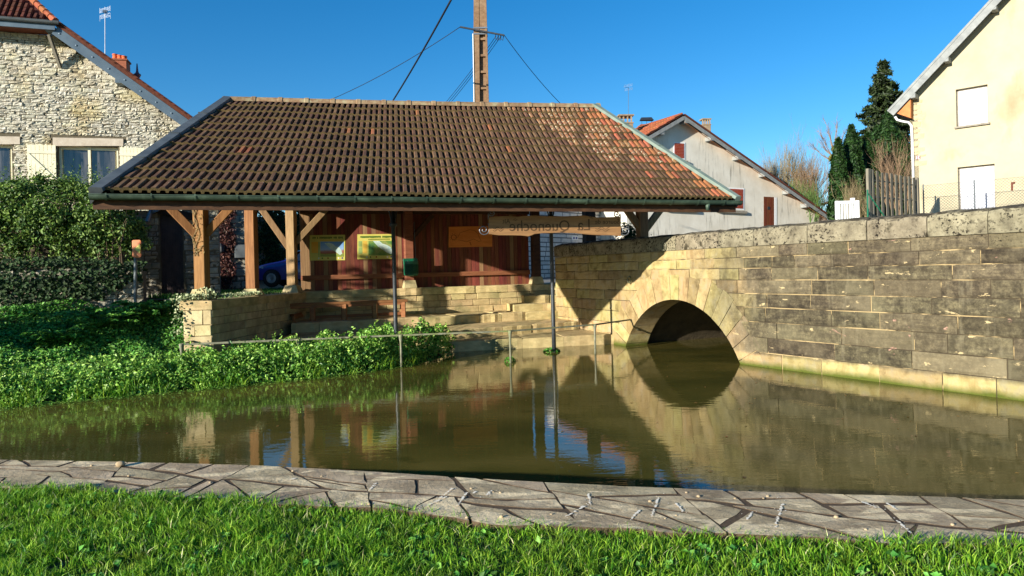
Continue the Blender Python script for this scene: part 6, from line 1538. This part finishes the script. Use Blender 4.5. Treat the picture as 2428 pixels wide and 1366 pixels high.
# ------------------------------------------------------------------ utility pole and wires
PD = 28.5; up_ = empty('utility_pole', V(U(1140, 300, PD).x, PD, 1.77), 'tall brown concrete utility pole with recessed rungs behind the roof', 'pole')
xl0, xr0, xl1, xr1 = U(1122, 250, PD).x, U(1159, 250, PD).x, U(1123, 0, PD).x, U(1153, 0, PD).x; za, zb_ = U(1140, 250, PD).z, U(1140, 0, PD).z
def px_at(z): t = (z - za) / (zb_ - za); return xl0 + (xl1 - xl0) * t, xr0 + (xr1 - xr0) * t
def slabz(z0, z1, f0, f1, d0, d1, name, mat='concrete'):
    vs = []
    for z in (z0, z1):
        l, r = px_at(z); vs += [(l + (r - l) * f0, PD + d0, z), (l + (r - l) * f1, PD + d0, z), (l + (r - l) * f1, PD + d1, z), (l + (r - l) * f0, PD + d1, z)]
    MB().add(vs, [(0, 1, 5, 4), (1, 2, 6, 5), (2, 3, 7, 6), (3, 0, 4, 7), (4, 5, 6, 7), (3, 2, 1, 0)]).build(name, mat, up_, fixn=True)
ztop = U(1140, -70, PD).z
slabz(1.7, ztop, 0, .42, 0, .35, 'flange'); slabz(1.7, ztop, .86, 1, 0, .35, 'flange'); slabz(1.7, ztop, .42, .86, .14, .2, 'web')
for y in np.arange(250, 90, -39): z = U(1140, y, PD).z; slabz(z, z + .09, .42, .86, .05, .14, 'rung')
slabz(U(1140, 80, PD).z, ztop, .42, .86, .02, .14, 'solid_head')
for y in (66, 80):
    z = U(1140, y, PD).z; l, r = px_at(z); MB().box(V((l + r) / 2, PD + .17, z), V((r - l) / 2 + .015, 0, 0), V(0, .19, 0), V(0, 0, .03)).build('steel_band', 'steel', up_)
MB().tube([V(px_at(za)[0] - .02, PD - .02, 1.8), V(px_at(U(1140, 80, PD).z)[0] - .02, PD - .02, U(1140, 80, PD).z)], .02, 6).build('conduit', 'white_paint', up_)
MB().bar(U(1091, 64, PD - .1), U(1196, 84, PD - .1), .06, .06).build('cross_arm', 'iron', up_)
def wire(pts, r, label, sag=.15):
    a, b = pts; n = 14; q = [a.lerp(b, t) - V(0, 0, sag * 4 * t * (1 - t)) for t in np.linspace(0, 1, n)]; tag(MB().tube(q, r, 5).build('overhead_wire', 'cable', None, smooth=True), label, 'wire', 'wires at the utility pole')
wire((U(1091, 64, PD - .1), U(735, 256, 34)), .014, 'thin wire running down left from the pole cross arm', .25)
wire((U(1075, -10, 22.5), U(915, 265, 33)), .035, 'thick dark twisted cable crossing the sky left of the pole', .1)
wire((U(1196, 84, PD - .1), U(1360, 275, 33)), .014, 'thin wire running down right from the pole cross arm', .2)
for k, lab in enumerate(('upper', 'middle', 'lower')): wire((U(1176 + k * 6, 86, PD + .1), U(1038 + k * 6, 265, 36)), .012, lab + ' wire of the bundle passing behind the pole', .1)
for k in range(3): MB().tube([U(1176 + k * 6, 80, PD - .05), U(1174 + k * 6, 90, PD), U(1180 + k * 6, 96, PD), U(1182 + k * 6, 86, PD)], .016, 6).build('insulator_loop', 'cable', up_, smooth=True)

# ------------------------------------------------------------------ trees
def spruce(base, H_, R_, label, n_whorl=34, mat='leaf_spruce', droop=.5, size=.34, per=15, seed=1, group=None, lean=0):
    t = empty('spruce_tree', base, label, 'tree', group); rg = np.random.default_rng(seed)
    MB().tube([base, base + V(lean * .5, 0, H_ * .5), base + V(lean, 0, H_)], [H_ * .02, H_ * .012, .02], 7).build('trunk', 'bark', t); P = []; NN = []
    for w_ in range(n_whorl):
        f = (w_ + .5) / n_whorl; z = H_ * (.05 + .95 * f); rmax = R_ * (1 - f) ** .8 * (1 if f > .12 else f / .12 * .4 + .6) + .12
        nb_ = max(5, int(11 * (1 - f) + 4))
        for b_ in range(nb_):
            a = rg.uniform(0, 2 * np.pi); r = rmax * rg.uniform(.6, 1.15)
            if rg.random() < .1: continue
            m = int(per * (r / R_) * 1.3) + 5; q = np.linspace(.12, 1, m)[:, None]
            d = np.array([np.cos(a), np.sin(a), 0]); pp = d * r * q + np.array([lean * f, 0, z]) + np.array([0, 0, 1]) * (-droop * r * q ** 1.5 + .12 * r * q ** 4)
            for _ in range(3): P.append(pp + rg.normal(0, .1, pp.shape) * (np.array([1, 1, .8]) * (1.15 - q) * R_ * .22 + .03) - np.array([0, 0, .06])); NN.append(np.tile(np.array([d[0] * .6, d[1] * .6, .5]), (m, 1)))
    P = np.concatenate(P) + np.array(base); NN = np.concatenate(NN); leaves('crown', P, NN, size, mat, t, aspect=.3, jit=.7, kind='stuff')
b_ = U(2103, 520, 70); b_.z = 1.8; spruce(b_, U(2103, 146, 70).z - 1.8, 7.4, 'tall dark spruce rising behind the cream house roof', 60, seed=3, size=.8, per=34, droop=.35)
spruce(V(-17.6, 12.4, .9), 6.8, 2.7, 'bushy spruce out of view on the left, placed to shade the bank', 26, seed=5, size=.3)  # unseen tree placed so its shade falls on the garden wall and bank
def yew(px, ytop, ybot, D, rpx, label, seed):
    top_, bot = U(px, ytop, D), U(px, ybot, D); H_ = top_.z - bot.z; R_ = rpx / F * D; t = empty('columnar_yew', V(bot.x, bot.y, bot.z - .6), label, 'tree', 'dark green columnar evergreens'); rg = np.random.default_rng(seed); n = 7000
    MB().tube([V(bot.x, bot.y, bot.z - .6), V(bot.x, bot.y, bot.z + H_ * .8)], [.18, .05], 6).build('trunk', 'bark', t)
    f = rg.random(n) ** .85; a = rg.uniform(0, 2 * np.pi, n); lob = 1 + .16 * np.sin(a * 5 + f * 9) + .12 * np.sin(a * 9 + f * 4); r = R_ * np.minimum(1, (1 - f) ** .6 * 1.2) * lob * (.62 + .48 * rg.random(n) ** .7) * (1 + .12 * np.sin(f * 31 + a * 3))
    P = np.stack([bot.x + r * np.cos(a), bot.y + r * np.sin(a), bot.z - .5 + (H_ + .5) * f], 1); NN = np.stack([np.cos(a), np.sin(a), np.full(n, .7)], 1); leaves('crown', P, NN, .42, 'leaf_yew', t, aspect=.3, jit=.45, kind='stuff')
yew(1992, 330, 520, 46, 22, 'slim columnar yew left of the evergreen group', 1); yew(2024, 298, 520, 47, 30, 'tallest columnar yew in the middle of the evergreen group', 2); yew(2063, 318, 520, 48, 26, 'columnar yew at the right of the evergreen group', 3)
yew(2112, 262, 520, 52, 40, 'broad yew standing below the tall spruce', 4); yew(2042, 330, 520, 52, 34, 'dark yew filling the gap behind the two tallest yews', 8); yew(2084, 300, 520, 56, 40, 'wide yew between the spruce and the right columnar yew', 9); yew(2146, 330, 520, 44, 22, 'yew partly hidden by the cream house corner', 6)
def twigs(mb, p, d, ln, r, lev, rg, spread, up=.15):
    n = 3; pts = [p]; dd = d.copy()
    for _ in range(n):
        dd = (dd + V(rg.gauss(0, .12), rg.gauss(0, .12), rg.gauss(0, .08) + up * .3)).normalized(); pts.append(pts[-1] + dd * ln / n)
    mb.tube(pts, [r * (1 - .6 * i / n) for i in range(n + 1)], 3 if lev < 2 else 5, caps=False)
    if lev <= 0: return
    for _ in range(rg.randint(3, 5)):
        q = rg.uniform(.3, 1); k = min(n - 1, int(q * n)); b_ = pts[k].lerp(pts[k + 1], q * n - k); nd = (dd + V(rg.gauss(0, spread), rg.gauss(0, spread), rg.gauss(0, spread * .6) + up)).normalized(); twigs(mb, b_, nd, ln * rg.uniform(.45, .7), r * .5, lev - 1, rg, spread, up)
def bare_bush(px, ytop, ybot, D, wpx, ns, label, mat, seed, lev=3, spread=.3, r=.045, group='bare winter shrubs', name='bare_shrub'):
    bot, top_ = U(px, ybot, D), U(px, ytop, D); H_ = top_.z - bot.z; W_ = wpx / F * D; rg = random.Random(seed); t = empty(name, V(bot.x, bot.y, bot.z - .8), label, 'shrub', group); mb = MB()
    for _ in range(ns):
        dx = rg.uniform(-1, 1); b_ = V(bot.x + dx * W_ * .35, bot.y + rg.uniform(-.8, .8), bot.z - .8); twigs(mb, b_, V(dx * .28, rg.uniform(-.2, .2), 1).normalized(), (H_ + .8) * rg.uniform(.5, .68) * (1 - .25 * abs(dx)), r, lev, rg, spread, .3)
    mb.build('branches', mat, t, kind='stuff'); return t
bare_bush(1878, 342, 520, 62, 70, 52, 'tall bare greyish shrub behind the white house roof end', 'twig', 21)
bare_bush(1832, 385, 500, 66, 40, 26, 'lower bare reddish shrub nearest the white house roof', 'twig_red', 22)
bare_bush(1928, 372, 520, 60, 50, 36, 'bare brownish shrub left of the slim yew', 'twig_red', 23)
bare_bush(2030, 425, 530, 36, 36, 26, 'dry tan bush in front of the yews by the white gate', 'twig', 24, spread=.25, r=.02)
bare_bush(2134, 335, 500, 40, 30, 18, 'bare brown bush beside the cream house corner', 'twig_red', 25)
bare_bush(1900, 430, 530, 58, 90, 50, 'dense low olive thicket behind the bridge parapet', 'stem_green', 26, spread=.35, r=.025)
# bare tree with mistletoe
bt = U(1992, 520, 49); tr = empty('bare_tree', V(bt.x, bt.y, 1.6), 'leafless tree with mistletoe balls beside the yews', 'tree'); rg = random.Random(5); mb = MB(); p0 = V(bt.x, bt.y, 1.6); p1 = U(1985, 390, 49); mb.tube([p0, p1], [.16, .09], 6); mb.build('trunk', 'bark', tr); mb = MB()
for px, py in ((1945, 315), (1962, 300), (1985, 288), (2000, 310), (1950, 345), (1935, 355), (1972, 335)):
    e_ = U(px, py, 49); m_ = p1.lerp(e_, .5) + V(rg.gauss(0, .15), 0, .15); mb.tube([p1, m_, e_], [.05, .03, .01], 4)
    for k in range(7): b_ = p1.lerp(e_, rg.uniform(.35, 1)); twigs(mb, b_, (e_ - p1).normalized(), .8, .016, 1, rg, .6, .1)
mb.build('branches', 'twig_red', tr, kind='stuff')
for px, py, r in ((1980, 354, .28), (1974, 376, .3)):
    c = U(px, py, 48.6); d = RNG.normal(0, 1, (700, 3)); d /= np.linalg.norm(d, axis=1)[:, None]; leaves('mistletoe', np.array(c) + d * r * RNG.uniform(.4, 1, (700, 1)), d, .12, 'leaf_mistletoe', tr, aspect=.35, kind='stuff')
